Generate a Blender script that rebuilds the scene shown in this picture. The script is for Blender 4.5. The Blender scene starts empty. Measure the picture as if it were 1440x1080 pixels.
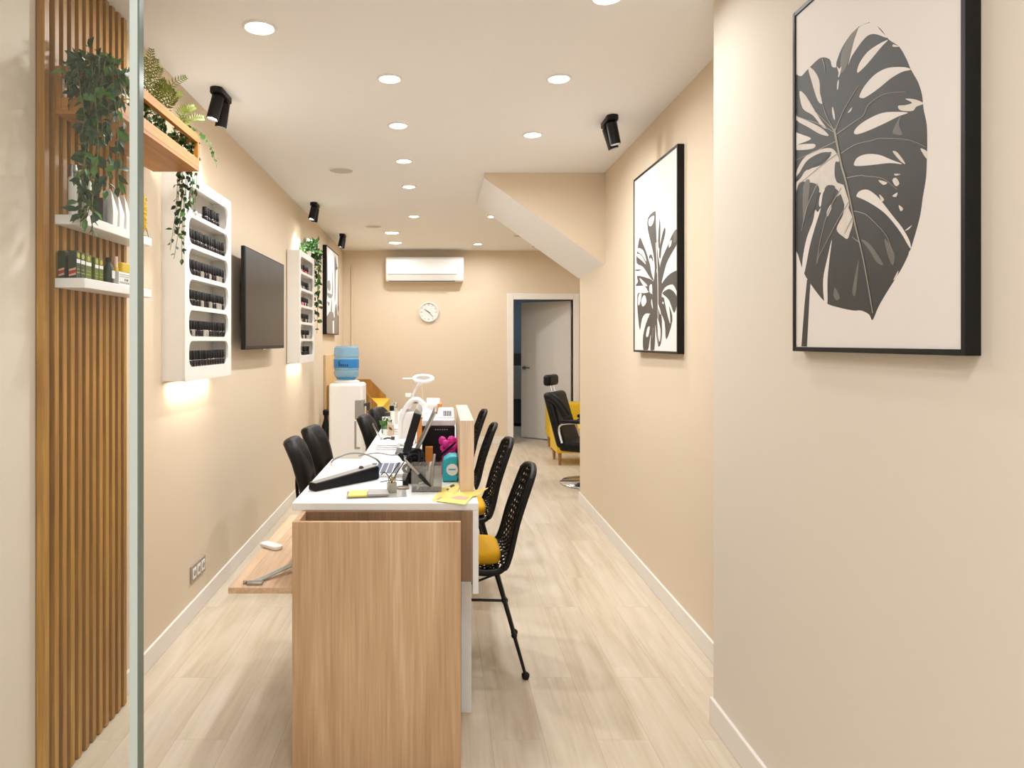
import bpy, bmesh, math, random
from mathutils import Vector, Matrix
R = random.Random(7)
sc = bpy.context.scene
C = sc.collection
PI = math.pi
F, VX, VY, HC = 1000.0, 617.0, 480.0, 1.40      # focal length in px, vanishing point, camera height
CEIL = 2.64
def P(x, y, Y): return ((x-VX)*Y/F, Y, HC+(VY-y)*Y/F)
def onX(x, y, X):                                 # where a sight line meets a plane X = const
    Y = X*F/(x-VX); return (X, Y, HC+(VY-y)*Y/F)
def onZ(x, y, z):
    Y = (HC-z)*F/(y-VY); return ((x-VX)*Y/F, Y, z)
def XL(Y): return -1.215-.0095*Y
def XR(Y): return 1.172+.0095*Y

# ------------------------------------------------------------------ materials
def lin(c):
    c = c/255.0
    return c/12.92 if c <= .04045 else ((c+.055)/1.055)**2.4
def rgb(h): return (lin(h >> 16 & 255), lin(h >> 8 & 255), lin(h & 255), 1)
MATS = {}
def mat(name, h, rough=.5, metal=0, var=.05, nscale=9, emit=0, bump=0, spec=.5, alpha=1, trans=0, coat=0):
    if name in MATS: return MATS[name]
    m = bpy.data.materials.new(name); m.use_nodes = True
    nt = m.node_tree; b = nt.nodes['Principled BSDF']
    b.inputs['Roughness'].default_value = rough; b.inputs['Metallic'].default_value = metal
    b.inputs['Specular IOR Level'].default_value = spec
    b.inputs['Coat Weight'].default_value = coat
    c = rgb(h)
    tc = nt.nodes.new('ShaderNodeTexCoord'); nz = nt.nodes.new('ShaderNodeTexNoise')
    nz.inputs['Scale'].default_value = nscale; nz.inputs['Detail'].default_value = 3
    nt.links.new(tc.outputs['Object'], nz.inputs['Vector'])
    mx = nt.nodes.new('ShaderNodeMix'); mx.data_type = 'RGBA'
    nt.links.new(nz.outputs['Fac'], mx.inputs[0])
    mx.inputs[6].default_value = tuple(min(1, v*(1-var)) for v in c[:3])+(1,)
    mx.inputs[7].default_value = tuple(min(1, v*(1+var)) for v in c[:3])+(1,)
    nt.links.new(mx.outputs[2], b.inputs['Base Color'])
    if emit:
        b.inputs['Emission Color'].default_value = c; b.inputs['Emission Strength'].default_value = emit
    if bump:
        bp = nt.nodes.new('ShaderNodeBump'); bp.inputs['Strength'].default_value = bump
        n2 = nt.nodes.new('ShaderNodeTexNoise'); n2.inputs['Scale'].default_value = nscale*14
        nt.links.new(tc.outputs['Object'], n2.inputs['Vector'])
        nt.links.new(n2.outputs['Fac'], bp.inputs['Height']); nt.links.new(bp.outputs['Normal'], b.inputs['Normal'])
    if trans: b.inputs['Transmission Weight'].default_value = trans
    if alpha < 1: b.inputs['Alpha'].default_value = alpha
    MATS[name] = m; return m
def wood(name, dark, mid, light, axis='Z', scale=1.0, rough=.45, fig=1.0, bump=.05):
    m = bpy.data.materials.new(name); m.use_nodes = True
    nt = m.node_tree; b = nt.nodes['Principled BSDF']; b.inputs['Roughness'].default_value = rough
    L = nt.links.new
    tc = nt.nodes.new('ShaderNodeTexCoord')
    def nz(across, along, detail, dist=0):
        mp = nt.nodes.new('ShaderNodeMapping')
        s = [across*scale]*3; s['XYZ'.index(axis)] = along*scale
        mp.inputs['Scale'].default_value = s; L(tc.outputs['Object'], mp.inputs['Vector'])
        n = nt.nodes.new('ShaderNodeTexNoise'); n.inputs['Scale'].default_value = 1; n.inputs['Detail'].default_value = detail
        n.inputs['Distortion'].default_value = dist; L(mp.outputs['Vector'], n.inputs['Vector']); return n
    a = nz(7, .7, 3, .8*fig); f = nz(120, 4, 3); k = nz(38, 1.4, 3, .9)
    m1 = nt.nodes.new('ShaderNodeMath'); m1.operation = 'MULTIPLY_ADD'; m1.inputs[1].default_value = .7
    L(f.outputs['Fac'], m1.inputs[0])
    m2 = nt.nodes.new('ShaderNodeMath'); m2.operation = 'MULTIPLY_ADD'; m2.inputs[1].default_value = .6
    L(k.outputs['Fac'], m2.inputs[0]); L(a.outputs['Fac'], m2.inputs[2]); L(m2.outputs[0], m1.inputs[2])
    cr = nt.nodes.new('ShaderNodeValToRGB'); e = cr.color_ramp.elements
    e[0].position = .62; e[0].color = rgb(dark); e[1].position = 1.22 if False else 1.0; e[1].color = rgb(light)
    el = e.new(.88); el.color = rgb(mid)
    mr = nt.nodes.new('ShaderNodeMapRange'); mr.inputs['From Min'].default_value = .75; mr.inputs['From Max'].default_value = 1.6
    mr.inputs['To Min'].default_value = .5; mr.inputs['To Max'].default_value = 1.1
    L(m1.outputs[0], mr.inputs['Value']); L(mr.outputs['Result'], cr.inputs['Fac']); L(cr.outputs['Color'], b.inputs['Base Color'])
    bp = nt.nodes.new('ShaderNodeBump'); bp.inputs['Strength'].default_value = bump; bp.inputs['Distance'].default_value = .002
    L(f.outputs['Fac'], bp.inputs['Height']); L(bp.outputs['Normal'], b.inputs['Normal'])
    MATS[name] = m; return m
def floor_mat():
    m = bpy.data.materials.new('light oak floorboards'); m.use_nodes = True
    nt = m.node_tree; b = nt.nodes['Principled BSDF']; L = nt.links.new
    b.inputs['Roughness'].default_value = .42
    tc = nt.nodes.new('ShaderNodeTexCoord'); mp = nt.nodes.new('ShaderNodeMapping')
    mp.inputs['Rotation'].default_value = (0, 0, PI/2); L(tc.outputs['Object'], mp.inputs['Vector'])
    br = nt.nodes.new('ShaderNodeTexBrick'); br.offset = .37
    br.inputs['Scale'].default_value = 1; br.inputs['Brick Width'].default_value = 1.25; br.inputs['Row Height'].default_value = .185
    br.inputs['Mortar Size'].default_value = .0006; br.inputs['Mortar Smooth'].default_value = .3; br.inputs['Bias'].default_value = 0
    br.inputs['Color1'].default_value = (.38, .38, .38, 1); br.inputs['Color2'].default_value = (.62, .62, .62, 1); br.inputs['Mortar'].default_value = (.4, .4, .4, 1)
    L(mp.outputs['Vector'], br.inputs['Vector'])
    # each board shifts its own grain
    ad = nt.nodes.new('ShaderNodeVectorMath'); ad.operation = 'MULTIPLY_ADD'; ad.inputs[1].default_value = (7, 23, 3)
    L(br.outputs['Color'], ad.inputs[0]); L(tc.outputs['Object'], ad.inputs[2])
    def nz(sx, sy, det, dist):
        q = nt.nodes.new('ShaderNodeMapping'); q.inputs['Scale'].default_value = (sx, sy, 1); L(ad.outputs[0], q.inputs['Vector'])
        n = nt.nodes.new('ShaderNodeTexNoise'); n.inputs['Scale'].default_value = 1; n.inputs['Detail'].default_value = det; n.inputs['Distortion'].default_value = dist
        L(q.outputs['Vector'], n.inputs['Vector']); return n
    a = nz(16, 1.3, 5, .7); f = nz(95, 4, 3, .3); g = nz(4, 1.2, 2, .5)
    def ma(op, x, y, z=None):
        n = nt.nodes.new('ShaderNodeMath'); n.operation = op
        for i, q in enumerate((x, y, z)):
            if q is None: continue
            if isinstance(q, (int, float)): n.inputs[i].default_value = q
            else: L(q, n.inputs[i])
        return n.outputs[0]
    v = ma('MULTIPLY_ADD', f.outputs['Fac'], .35, a.outputs['Fac'])
    v = ma('MULTIPLY_ADD', g.outputs['Fac'], .35, v)
    v = ma('MULTIPLY_ADD', br.outputs['Color'], .22, v)
    mr = nt.nodes.new('ShaderNodeMapRange'); mr.inputs['From Min'].default_value = .65; mr.inputs['From Max'].default_value = 1.25
    L(v, mr.inputs['Value'])
    cr = nt.nodes.new('ShaderNodeValToRGB'); e = cr.color_ramp.elements
    e[0].position = 0; e[0].color = rgb(FLOOR[0]); e[1].position = 1; e[1].color = rgb(FLOOR[2]); el = e.new(.42); el.color = rgb(FLOOR[1])
    L(mr.outputs['Result'], cr.inputs['Fac'])
    mx = nt.nodes.new('ShaderNodeMix'); mx.data_type = 'RGBA'; L(br.outputs['Fac'], mx.inputs[0])
    L(cr.outputs['Color'], mx.inputs[6]); mx.inputs[7].default_value = rgb(0xA08A6A)
    L(mx.outputs[2], b.inputs['Base Color'])
    bp = nt.nodes.new('ShaderNodeBump'); bp.inputs['Strength'].default_value = .06; bp.inputs['Distance'].default_value = .002
    L(f.outputs['Fac'], bp.inputs['Height']); L(bp.outputs['Normal'], b.inputs['Normal'])
    return m
FLOOR = (0xBBA88E, 0xCCBCA4, 0xDACDB9)
M_floor = floor_mat()
M_wall = mat('warm beige wall paint', 0xE0CEB4, .75, var=.012, nscale=1.5)
M_wall_in = mat('pale wall paint', 0xE3D8C8, .75, var=.012, nscale=1.5)
M_ceil = mat('off white ceiling paint', 0xF1EFEE, .8, var=.012, nscale=1.5)
M_base = mat('white skirting paint', 0xEBE4DA, .45, var=.02)
M_white = mat('white laminate', 0xF0EEEA, .35, var=.02)
M_whitep = mat('white plastic', 0xECE9E4, .35, var=.03)
M_rack = mat('white lacquer', 0xEDE8DF, .45, var=.02)
M_black = mat('black lacquer', 0x0F0D0B, .45, var=.2, spec=.3)
M_blackm = mat('matt black metal', 0x0E0C0B, .45, var=.2, spec=.3)
M_rubber = mat('black rubber', 0x0E0D0E, .6, var=.2, spec=.25)
M_rattan = mat('black woven rattan', 0x0A0908, .5, var=.4, nscale=60, spec=.25)
M_leather = mat('black leatherette', 0x0A0908, .5, var=.2, bump=.08, spec=.3)
M_yellow = mat('mustard fabric', 0xE3AA0A, .85, var=.12, nscale=25, bump=.1)
M_ypaint = mat('yellow lacquer', 0xE8BE2A, .45, var=.06)
M_ypaper = mat('yellow printed paper', 0xF0DC78, .7, var=.06)
M_chrome = mat('chrome', 0xD0D0D0, .15, metal=1, var=.03)
M_steel = mat('brushed steel', 0xA9A49C, .35, metal=1, var=.05)
M_grey = mat('grey plastic', 0x9A958D, .5, var=.05)
M_dgrey = mat('dark grey plastic', 0x3A3835, .5, var=.08)
M_taupe = mat('taupe metal plate', 0x9E917F, .4, var=.05)
M_paper = mat('art paper', 0xE9E1D9, .6, var=.02)
M_ink = mat('dark leaf print', 0x36342D, .55, var=.45, nscale=9)
M_ink2 = mat('mid grey leaf print', 0x6E695E, .55, var=.2, nscale=14)
M_ink3 = mat('pale vein print', 0x9A9384, .55, var=.1)
M_taupep = mat('taupe print', 0x857A6F, .6, var=.15)
M_screen = mat('dark television glass', 0x1f1c18, .3, var=.05, spec=.3)
M_teal = mat('teal card', 0x1EA9B4, .5, var=.05)
M_pink = mat('pink fabric', 0xE4379A, .7, var=.12, nscale=40)
M_orange = mat('orange card', 0xDF8A2C, .6, var=.06)
M_green = mat('dark green card', 0x23351C, .4, var=.25, nscale=30)
M_olive = mat('olive green card', 0x5C6A22, .45, var=.2, nscale=30)
M_lime = mat('lime emblem', 0xB5A92A, .5, var=.1)
M_tube = mat('yellow plastic tube', 0xD8B41E, .4, var=.08)
M_skinp = mat('pale pink print', 0xD8A58C, .6, var=.2, nscale=40)
M_pinkcap = mat('pale pink plastic', 0xEBC7B2, .45, var=.05)
M_redp = mat('red print', 0xB0302A, .5, var=.1)
M_leafA = mat('deep green leaf', 0x24421F, .42, var=.35, nscale=22)
M_leafB = mat('mid green leaf', 0x4E7A36, .42, var=.3, nscale=22)
M_fern = mat('yellow green fern', 0x7C8A2C, .5, var=.3, nscale=22)
M_stem = mat('pale vine stem', 0x7A7A3C, .6, var=.2)
M_moss = mat('dark planting moss', 0x2A3320, .9, var=.5, nscale=40, bump=.6)
M_blue = mat('blue bottle label', 0x2F86C8, .4, var=.15, nscale=14)
M_navy = mat('navy ink', 0x1B3566, .5, var=.1)
M_water = mat('blue tinted bottle plastic', 0x8CC4E2, .12, var=.06, alpha=.62)
M_waterr = mat('blue bottle rim', 0x66B4DE, .15, var=.05, alpha=.8)
M_acryl = mat('smoky clear acrylic', 0xA29C92, .08, var=.02, alpha=.3)
M_glassj = mat('clear bottle glass', 0xCFC6B4, .08, var=.05, alpha=.55)
M_polish = mat('dark nail polish', 0x1c1416, .15, var=.3)
M_pol = [mat('%s nail polish' % n, h, .15, var=.08) for n, h in (('red', 0xB01E2C), ('pink', 0xE08296), ('teal', 0x2B7D8C), ('nude', 0xD9B8A0), ('plum', 0x4A1E30))]
M_lamp = mat('lit lamp diffuser', 0xFFF6E8, .5, emit=14, var=.01)
M_spot = mat('lit spot lens', 0xFFF4E2, .5, emit=30, var=.01)
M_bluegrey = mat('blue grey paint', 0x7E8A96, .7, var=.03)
M_doorw = mat('white door paint', 0xD9D3CA, .45, var=.015)
M_darkwood = wood('dark oak laminate', 0x7E6247, 0x937455, 0xA5855F, 'Z', 1, .5)  # darker brown oak of the inner desk boards
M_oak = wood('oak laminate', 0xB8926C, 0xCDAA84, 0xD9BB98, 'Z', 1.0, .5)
M_oakY = wood('oak laminate along', 0xBE9A76, 0xD6B592, 0xE3C8A8, 'Y', 1.0, .45)
M_slat = wood('honey pine slats', 0x93621E, 0xB5822F, 0xC79842, 'Z', 1.3, .45)
M_slatd = wood('dark slat backing', 0x2E1B0C, 0x3E2612, 0x4C3018, 'Z', 1.0, .6)
M_plant = wood('honey pine box', 0xA66C28, 0xBF8236, 0xCF9848, 'Y', 1.3, .45)
M_plantx = wood('honey pine box end', 0xAE7430, 0xC68A3E, 0xD6A052, 'X', 1.3, .45)
M_booth = wood('golden oak panel', 0x8E6226, 0xAA7A38, 0xBE9050, 'Z', 1.2, .45)
M_boothp = wood('pale oak panel', 0xC9A878, 0xDDBE90, 0xE8CDA4, 'Z', 1.2, .5)
M_ash = wood('pale ash', 0xD4B294, 0xE6C9AC, 0xF0D8BE, 'Z', 1.2, .5)
M_toywood = wood('orange beech', 0xB87430, 0xD08C44, 0xDFA25C, 'X', 1.5, .5)
def glass_mat():
    m = bpy.data.materials.new('clear pane glass'); m.use_nodes = True
    nt = m.node_tree; nt.nodes.clear(); L = nt.links.new
    o = nt.nodes.new('ShaderNodeOutputMaterial'); mx = nt.nodes.new('ShaderNodeMixShader')
    t = nt.nodes.new('ShaderNodeBsdfTransparent'); t.inputs['Color'].default_value = (.965, .975, .965, 1)
    g = nt.nodes.new('ShaderNodeBsdfGlossy'); g.inputs['Roughness'].default_value = .02
    fr = nt.nodes.new('ShaderNodeFresnel'); fr.inputs['IOR'].default_value = 1.35
    L(fr.outputs[0], mx.inputs[0]); L(t.outputs[0], mx.inputs[1]); L(g.outputs[0], mx.inputs[2]); L(mx.outputs[0], o.inputs['Surface'])
    return m
M_pane = glass_mat()

# ------------------------------------------------------------------ mesh helpers
ORG = {}
def org(o):
    return ORG.get(o.name, Vector((0, 0, 0))) if o else Vector((0, 0, 0))
class MB:
    def __init__(s): s.v = []; s.f = []; s.m = []
    def add(s, vs, fs, mi=0):
        k = len(s.v); s.v += [Vector(p) for p in vs]
        for f in fs: s.f.append([k+i for i in f]); s.m.append(mi)
        return s
    def box(s, x0, x1, y0, y1, z0, z1, mi=0):
        return s.hexa([(x0,y0,z0),(x1,y0,z0),(x1,y1,z0),(x0,y1,z0),(x0,y0,z1),(x1,y0,z1),(x1,y1,z1),(x0,y1,z1)], mi)
    def hexa(s, p, mi=0):
        return s.add(p, [(3,2,1,0),(4,5,6,7),(0,1,5,4),(1,2,6,5),(2,3,7,6),(3,0,4,7)], mi)
    def prism(s, poly, axis, a0, a1, mi=0):           # poly in the two other axes, in x,y,z order
        def q(p, a):
            return {'X': (a, p[0], p[1]), 'Y': (p[0], a, p[1]), 'Z': (p[0], p[1], a)}[axis]
        n = len(poly)
        vs = [q(p, a0) for p in poly]+[q(p, a1) for p in poly]
        return s.add(vs, [list(range(n))[::-1], list(range(n, 2*n))]+[(i, (i+1) % n, n+(i+1) % n, n+i) for i in range(n)], mi)
    def poly(s, pts, mi=0): return s.add(pts, [list(range(len(pts)))], mi)
    def tube(s, pts, r, n=8, mi=0, closed=False, flat=1.0):
        pts = [Vector(p) for p in pts]; N = len(pts); rs = r if isinstance(r, (list, tuple)) else [r]*N
        k = len(s.v); up = None
        for i, p in enumerate(pts):
            a = pts[(i-1) % N] if (closed or i) else p; b = pts[(i+1) % N] if (closed or i < N-1) else p
            t = (b-a)
            t = t.normalized() if t.length > 1e-9 else Vector((0, 0, 1))
            if up is None:
                up = Vector((0, 0, 1)) if abs(t.z) < .9 else Vector((1, 0, 0))
            x = (up - t*up.dot(t))
            x = x.normalized() if x.length > 1e-6 else t.orthogonal().normalized()
            up = x; y = t.cross(x)
            for j in range(n):
                a_ = 2*PI*j/n; s.v.append(p + x*math.cos(a_)*rs[i]*flat + y*math.sin(a_)*rs[i])
        for i in range(N if closed else N-1):
            for j in range(n):
                i2 = (i+1) % N
                s.f.append([k+i*n+j, k+i*n+(j+1) % n, k+i2*n+(j+1) % n, k+i2*n+j]); s.m.append(mi)
        if not closed:
            s.f.append([k+j for j in range(n)][::-1]); s.m.append(mi)
            s.f.append([k+(N-1)*n+j for j in range(n)]); s.m.append(mi)
        return s
    def lathe(s, prof, c, n=20, mi=0, axis=(0, 0, 1)):
        ax = Vector(axis).normalized(); x = ax.orthogonal().normalized() if abs(ax.z) < .999 else Vector((1, 0, 0)); y = ax.cross(x); c = Vector(c)
        k = len(s.v); N = len(prof)
        for r, h in prof:
            for j in range(n):
                a = 2*PI*j/n; s.v.append(c+ax*h+(x*math.cos(a)+y*math.sin(a))*r)
        for i in range(N-1):
            for j in range(n):
                s.f.append([k+i*n+j, k+i*n+(j+1) % n, k+(i+1)*n+(j+1) % n, k+(i+1)*n+j]); s.m.append(mi)
        if prof[0][0] > 1e-6: s.f.append([k+j for j in range(n)][::-1]); s.m.append(mi)
        if prof[-1][0] > 1e-6: s.f.append([k+(N-1)*n+j for j in range(n)]); s.m.append(mi)
        return s
    def cyl(s, p0, p1, r, n=16, mi=0):
        d = Vector(p1)-Vector(p0); return s.lathe([(r, 0), (r, d.length)], p0, n, mi, d)
    def ball(s, c, r, n=10, mi=0, sz=1.0):
        return s.lathe([(max(1e-7, r*math.sin(PI*i/6)), -r*sz*math.cos(PI*i/6)) for i in range(7)], c, n, mi)
    def xform(s, M, k=0):
        for i in range(k, len(s.v)): s.v[i] = M @ s.v[i]
        return s
    def build(s, name, mats, parent=None, bevel=0, seg=2, sub=0, loc=None, label=None, cat=None, group=None, angle=38, kind=None):
        me = bpy.data.meshes.new(name)
        if not isinstance(mats, (list, tuple)): mats = [mats]
        if parent: o0 = org(parent)
        elif loc is not None: o0 = Vector(loc)
        elif label:
            xs = [v.x for v in s.v]; ys = [v.y for v in s.v]; zs = [v.z for v in s.v]
            o0 = Vector(((min(xs)+max(xs))/2, (min(ys)+max(ys))/2, min(zs)))
        else: o0 = Vector((0, 0, 0))
        me.from_pydata([tuple(v-o0) for v in s.v], [], s.f)
        for m in mats: me.materials.append(m)
        me.polygons.foreach_set('material_index', s.m)
        me.validate(); me.update()
        me.polygons.foreach_set('use_smooth', [True]*len(me.polygons))
        me.set_sharp_from_angle(angle=math.radians(angle))
        o = bpy.data.objects.new(name, me); C.objects.link(o)
        if parent: o.parent = parent; ORG[o.name] = o0
        else: o.location = o0; ORG[o.name] = o0
        if bevel:
            b = o.modifiers.new('edge', 'BEVEL'); b.width = bevel; b.segments = seg; b.limit_method = 'ANGLE'; b.angle_limit = math.radians(40); b.harden_normals = False
        if sub:
            q = o.modifiers.new('smooth', 'SUBSURF'); q.levels = sub; q.render_levels = sub
        if label: o['label'] = label; o['category'] = cat
        if group: o['group'] = group
        if kind: o['kind'] = kind
        return o
def thing(name, label, cat, loc=(0, 0, 0), group=None):
    o = bpy.data.objects.new(name, None); C.objects.link(o); o.location = loc; o.empty_display_size = .05
    o['label'] = label; o['category'] = cat; ORG[o.name] = Vector(loc)
    if group: o['group'] = group
    return o
def struct(o, **k):
    o['kind'] = 'structure'
    for a, b in k.items(): o[a] = b
    return o
def dup(root, loc, rotz=None, label=None, group=None):
    def cp(o, par):
        c = o.copy(); C.objects.link(c)
        if par: c.parent = par
        for ch in list(o.children): cp(ch, c)
        return c
    r = cp(root, None); r.location = loc
    if rotz is not None: r.rotation_euler = (0, 0, rotz)
    if label: r['label'] = label
    if group: r['group'] = group
    return r
def smooth_closed(pts, n=4):
    N = len(pts); out = []
    for i in range(N):
        p0, p1, p2, p3 = (Vector(pts[(i+k-1) % N]) for k in range(4))
        for j in range(n):
            t = j/n
            out.append(.5*((2*p1)+(p2-p0)*t+(2*p0-5*p1+4*p2-p3)*t*t+(3*p1-p0-3*p2+p3)*t**3))
    return out
def smooth_open(pts, n=6):
    pts = [Vector(p) for p in pts]; N = len(pts); out = []
    for i in range(N-1):
        p0 = pts[max(0, i-1)]; p1 = pts[i]; p2 = pts[i+1]; p3 = pts[min(N-1, i+2)]
        for j in range(n):
            t = j/n
            out.append(.5*((2*p1)+(p2-p0)*t+(2*p0-5*p1+4*p2-p3)*t*t+(3*p1-p0-3*p2+p3)*t**3))
    return out+[pts[-1]]
def rrect(w, h, r, n=6, cx=0, cy=0):
    o = []
    for (sx, sy, a0) in ((1, 1, 0), (-1, 1, 90), (-1, -1, 180), (1, -1, 270)):
        for i in range(n+1):
            a = math.radians(a0+90*i/n); o.append((cx+sx*(w/2-r)+r*math.cos(a), cy+sy*(h/2-r)+r*math.sin(a)))
    return o
def plate(outer, holes, t):
    """flat plate with holes: list of (verts, faces) in local x,y with z = 0..t"""
    cu = bpy.data.curves.new('outline', 'CURVE'); cu.dimensions = '2D'; cu.fill_mode = 'BOTH'; cu.extrude = t/2
    for ring in [outer]+holes:
        sp = cu.splines.new('POLY'); sp.points.add(len(ring)-1); sp.use_cyclic_u = True
        for i, p in enumerate(ring): sp.points[i].co = (p[0], p[1], 0, 1)
    ob = bpy.data.objects.new('outline', cu); C.objects.link(ob)
    dg = bpy.context.evaluated_depsgraph_get(); me = bpy.data.meshes.new_from_object(ob.evaluated_get(dg))
    vs = [(v.co.x, v.co.y, v.co.z+t/2) for v in me.vertices]; fs = [list(p.vertices) for p in me.polygons]
    bpy.data.objects.remove(ob); bpy.data.curves.remove(cu); bpy.data.meshes.remove(me)
    return vs, fs
ORDW = ['first', 'second', 'third', 'fourth', 'fifth', 'sixth', 'seventh', 'eighth', 'ninth', 'tenth', 'eleventh', 'twelfth', 'thirteenth', 'fourteenth', 'fifteenth']

# ------------------------------------------------------------------ camera
cd = bpy.data.cameras.new('camera'); cam = bpy.data.objects.new('camera', cd); C.objects.link(cam)
cam.location = (0, 0, HC); cam.rotation_euler = (PI/2, 0, 0)
cd.sensor_width = 36; cd.lens = 25; cd.sensor_fit = 'HORIZONTAL'
cd.shift_x = (720-VX)/1440; cd.shift_y = -(540-VY)/1440; cd.clip_start = .02; cd.clip_end = 60
sc.camera = cam

# ------------------------------------------------------------------ setting
YB = 9.72
struct(MB().box(-2, 3.2, -1.6, 13, -.1, 0).build('floor', M_floor))
struct(MB().box(-2, 3.2, -1.6, YB+.1, CEIL, CEIL+.1).build('ceiling', M_ceil))
def wallquad(mb, x0, y0, x1, y1, t, z0=0, z1=CEIL, mi=0):
    mb.hexa([(x0,y0,z0),(x1,y1,z0),(x1+t,y1,z0),(x0+t,y0,z0),(x0,y0,z1),(x1,y1,z1),(x1+t,y1,z1),(x0+t,y0,z1)], mi)
w = MB(); wallquad(w, XL(2.172), 2.172, XL(YB), YB, -.3); struct(w.build('wall_left', M_wall))
struct(MB().box(-1.6, -1.232, -1.6, 2.172, 0, CEIL).build('wall_left_entrance', M_wall_in))
struct(MB().box(1.005, 1.5, -1.6, 2.6, 0, CEIL).build('wall_right_entrance', M_wall_in))
w = MB(); wallquad(w, XR(2.6), 2.6, XR(6.2), 6.2, .12); struct(w.build('wall_right', M_wall))
struct(MB().box(2.7, 2.8, 6.2, YB, 0, CEIL).build('wall_right_alcove', M_wall))
struct(MB().box(1.35, 2.8, 6.08, 6.2, 0, CEIL).build('wall_alcove_front', M_wall))
dx0, dx1, dz1 = 1.02, 1.835, 1.97                       # door opening
w = MB(); w.box(-1.7, dx0, YB, YB+.1, 0, CEIL); w.box(dx1, 2.9, YB, YB+.1, 0, CEIL); w.box(dx0, dx1, YB, YB+.1, dz1, CEIL)
struct(w.build('wall_back', M_wall))
# sloping underside of the stairs
x_a, x_b = .335, 1.235
w = MB(); w.prism([(x_a, CEIL), (x_a, 2.60), (x_b, 1.955), (x_b, CEIL)], 'Y', 5.23, 6.28)
for i in range(len(w.m)): pass
o = w.build('ceiling_stair_soffit', [M_wall, M_ceil]); struct(o)
for p in o.data.polygons:
    if abs(p.normal.x) > .3 and p.center.x < 1.0: p.material_index = 1
# skirting boards
def skirt(name, pts, h=.09):
    m = MB()
    for (x0, y0, x1, y1, t) in pts:
        if abs(y1-y0) > abs(x1-x0): wallquad(m, x0, y0, x1, y1, t, 0, h)
        else: m.box(min(x0,x1), max(x0,x1), y0-abs(t), y0, 0, h)
    return struct(m.build(name, M_base, bevel=.003))
skirt('baseboard_left', [(XL(2.76), 2.76, XL(YB), YB, .013)])
skirt('baseboard_right', [(XR(2.6), 2.6, XR(6.2), 6.2, -.013)])
skirt('baseboard_right_entrance', [(1.005, -1.5, 1.005, 2.61, -.013)], .098)
skirt('baseboard_back', [(-1.29, YB, dx0-.09, YB, .013)], .1)
struct(MB().box(-1.195, -1.172, YB-.02, YB, 0, 2.43).build('trim_conduit', M_wall, bevel=.003))
# door in the back wall
dr = bpy.data.objects.new('door_1', None); C.objects.link(dr); dr.location = (dx0, YB, 0); ORG['door_1'] = Vector(dr.location); dr['kind'] = 'structure'
m = MB(); m.box(dx0-.085, dx0, YB-.02, YB+.1, 0, dz1+.085); m.box(dx1, dx1+.085, YB-.02, YB+.1, 0, dz1+.085); m.box(dx0, dx1, YB-.02, YB+.1, dz1, dz1+.085)
m.build('door_frame', M_base, dr, bevel=.006)
hx, hy, ang = dx1-.01, YB+.11, math.radians(142)
def leafp(u, w_, z): return (hx+u*math.cos(ang)-w_*math.sin(ang), hy+u*math.sin(ang)+w_*math.cos(ang), z)
lw = .80
m = MB(); m.hexa([leafp(0,0,.015), leafp(lw,0,.015), leafp(lw,-.04,.015), leafp(0,-.04,.015), leafp(0,0,dz1-.01), leafp(lw,0,dz1-.01), leafp(lw,-.04,dz1-.01), leafp(0,-.04,dz1-.01)])
lf = m.build('door_leaf', M_doorw, dr, bevel=.003)
m = MB(); m.cyl(leafp(lw-.06,0,1.02), leafp(lw-.06,.05,1.02), .012); m.tube([leafp(lw-.06,.05,1.02), leafp(lw-.17,.05,1.02)], .009); m.cyl(leafp(lw-.06,0,1.02), leafp(lw-.06,.008,1.02), .026)
m.build('door_handle', M_steel, lf)
for z in (.3, 1.1, 1.75): MB().cyl((hx+.012, YB+.09, z), (hx+.012, YB+.09, z+.1), .008, 8).build('hinge', M_steel, dr)
# the dim room beyond
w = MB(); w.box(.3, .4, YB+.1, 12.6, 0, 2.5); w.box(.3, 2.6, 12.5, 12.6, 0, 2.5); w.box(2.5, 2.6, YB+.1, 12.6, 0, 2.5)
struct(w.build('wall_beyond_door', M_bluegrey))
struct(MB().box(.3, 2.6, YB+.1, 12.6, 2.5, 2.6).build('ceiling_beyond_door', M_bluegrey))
t = thing('storage_cabinet', 'dark storage cabinet glimpsed through the gap of the half-open back door', 'cabinet', (1.3, 11.9, 0))
MB().box(1.0, 1.7, 11.7, 12.2, .05, 1.2).build('body', M_dgrey, t, bevel=.004)
MB().box(1.03, 1.67, 11.685, 11.7, .45, 1.0).build('door', M_grey, t, bevel=.003)
# glass pane beside the entrance
g = bpy.data.objects.new('window_1', None); C.objects.link(g); g.location = (-.34, .8, 0); ORG['window_1'] = Vector(g.location); g['kind'] = 'structure'
MB().box(-1.232, -.3475, .8, .81, 0, CEIL).build('pane', M_pane, g)
M_seal = mat('frosted edge seal', 0xB2B8B0, .25, var=.03)
M_edge = mat('dark green glass edge', 0x5A665C, .15, var=.05)
m = MB(); m.box(-.3475, -.3385, .799, .811, 0, CEIL, 0); m.box(-.3385, -.3365, .799, .811, 0, CEIL, 1)
m.build('edge_strip', [M_seal, M_edge], g)

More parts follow.
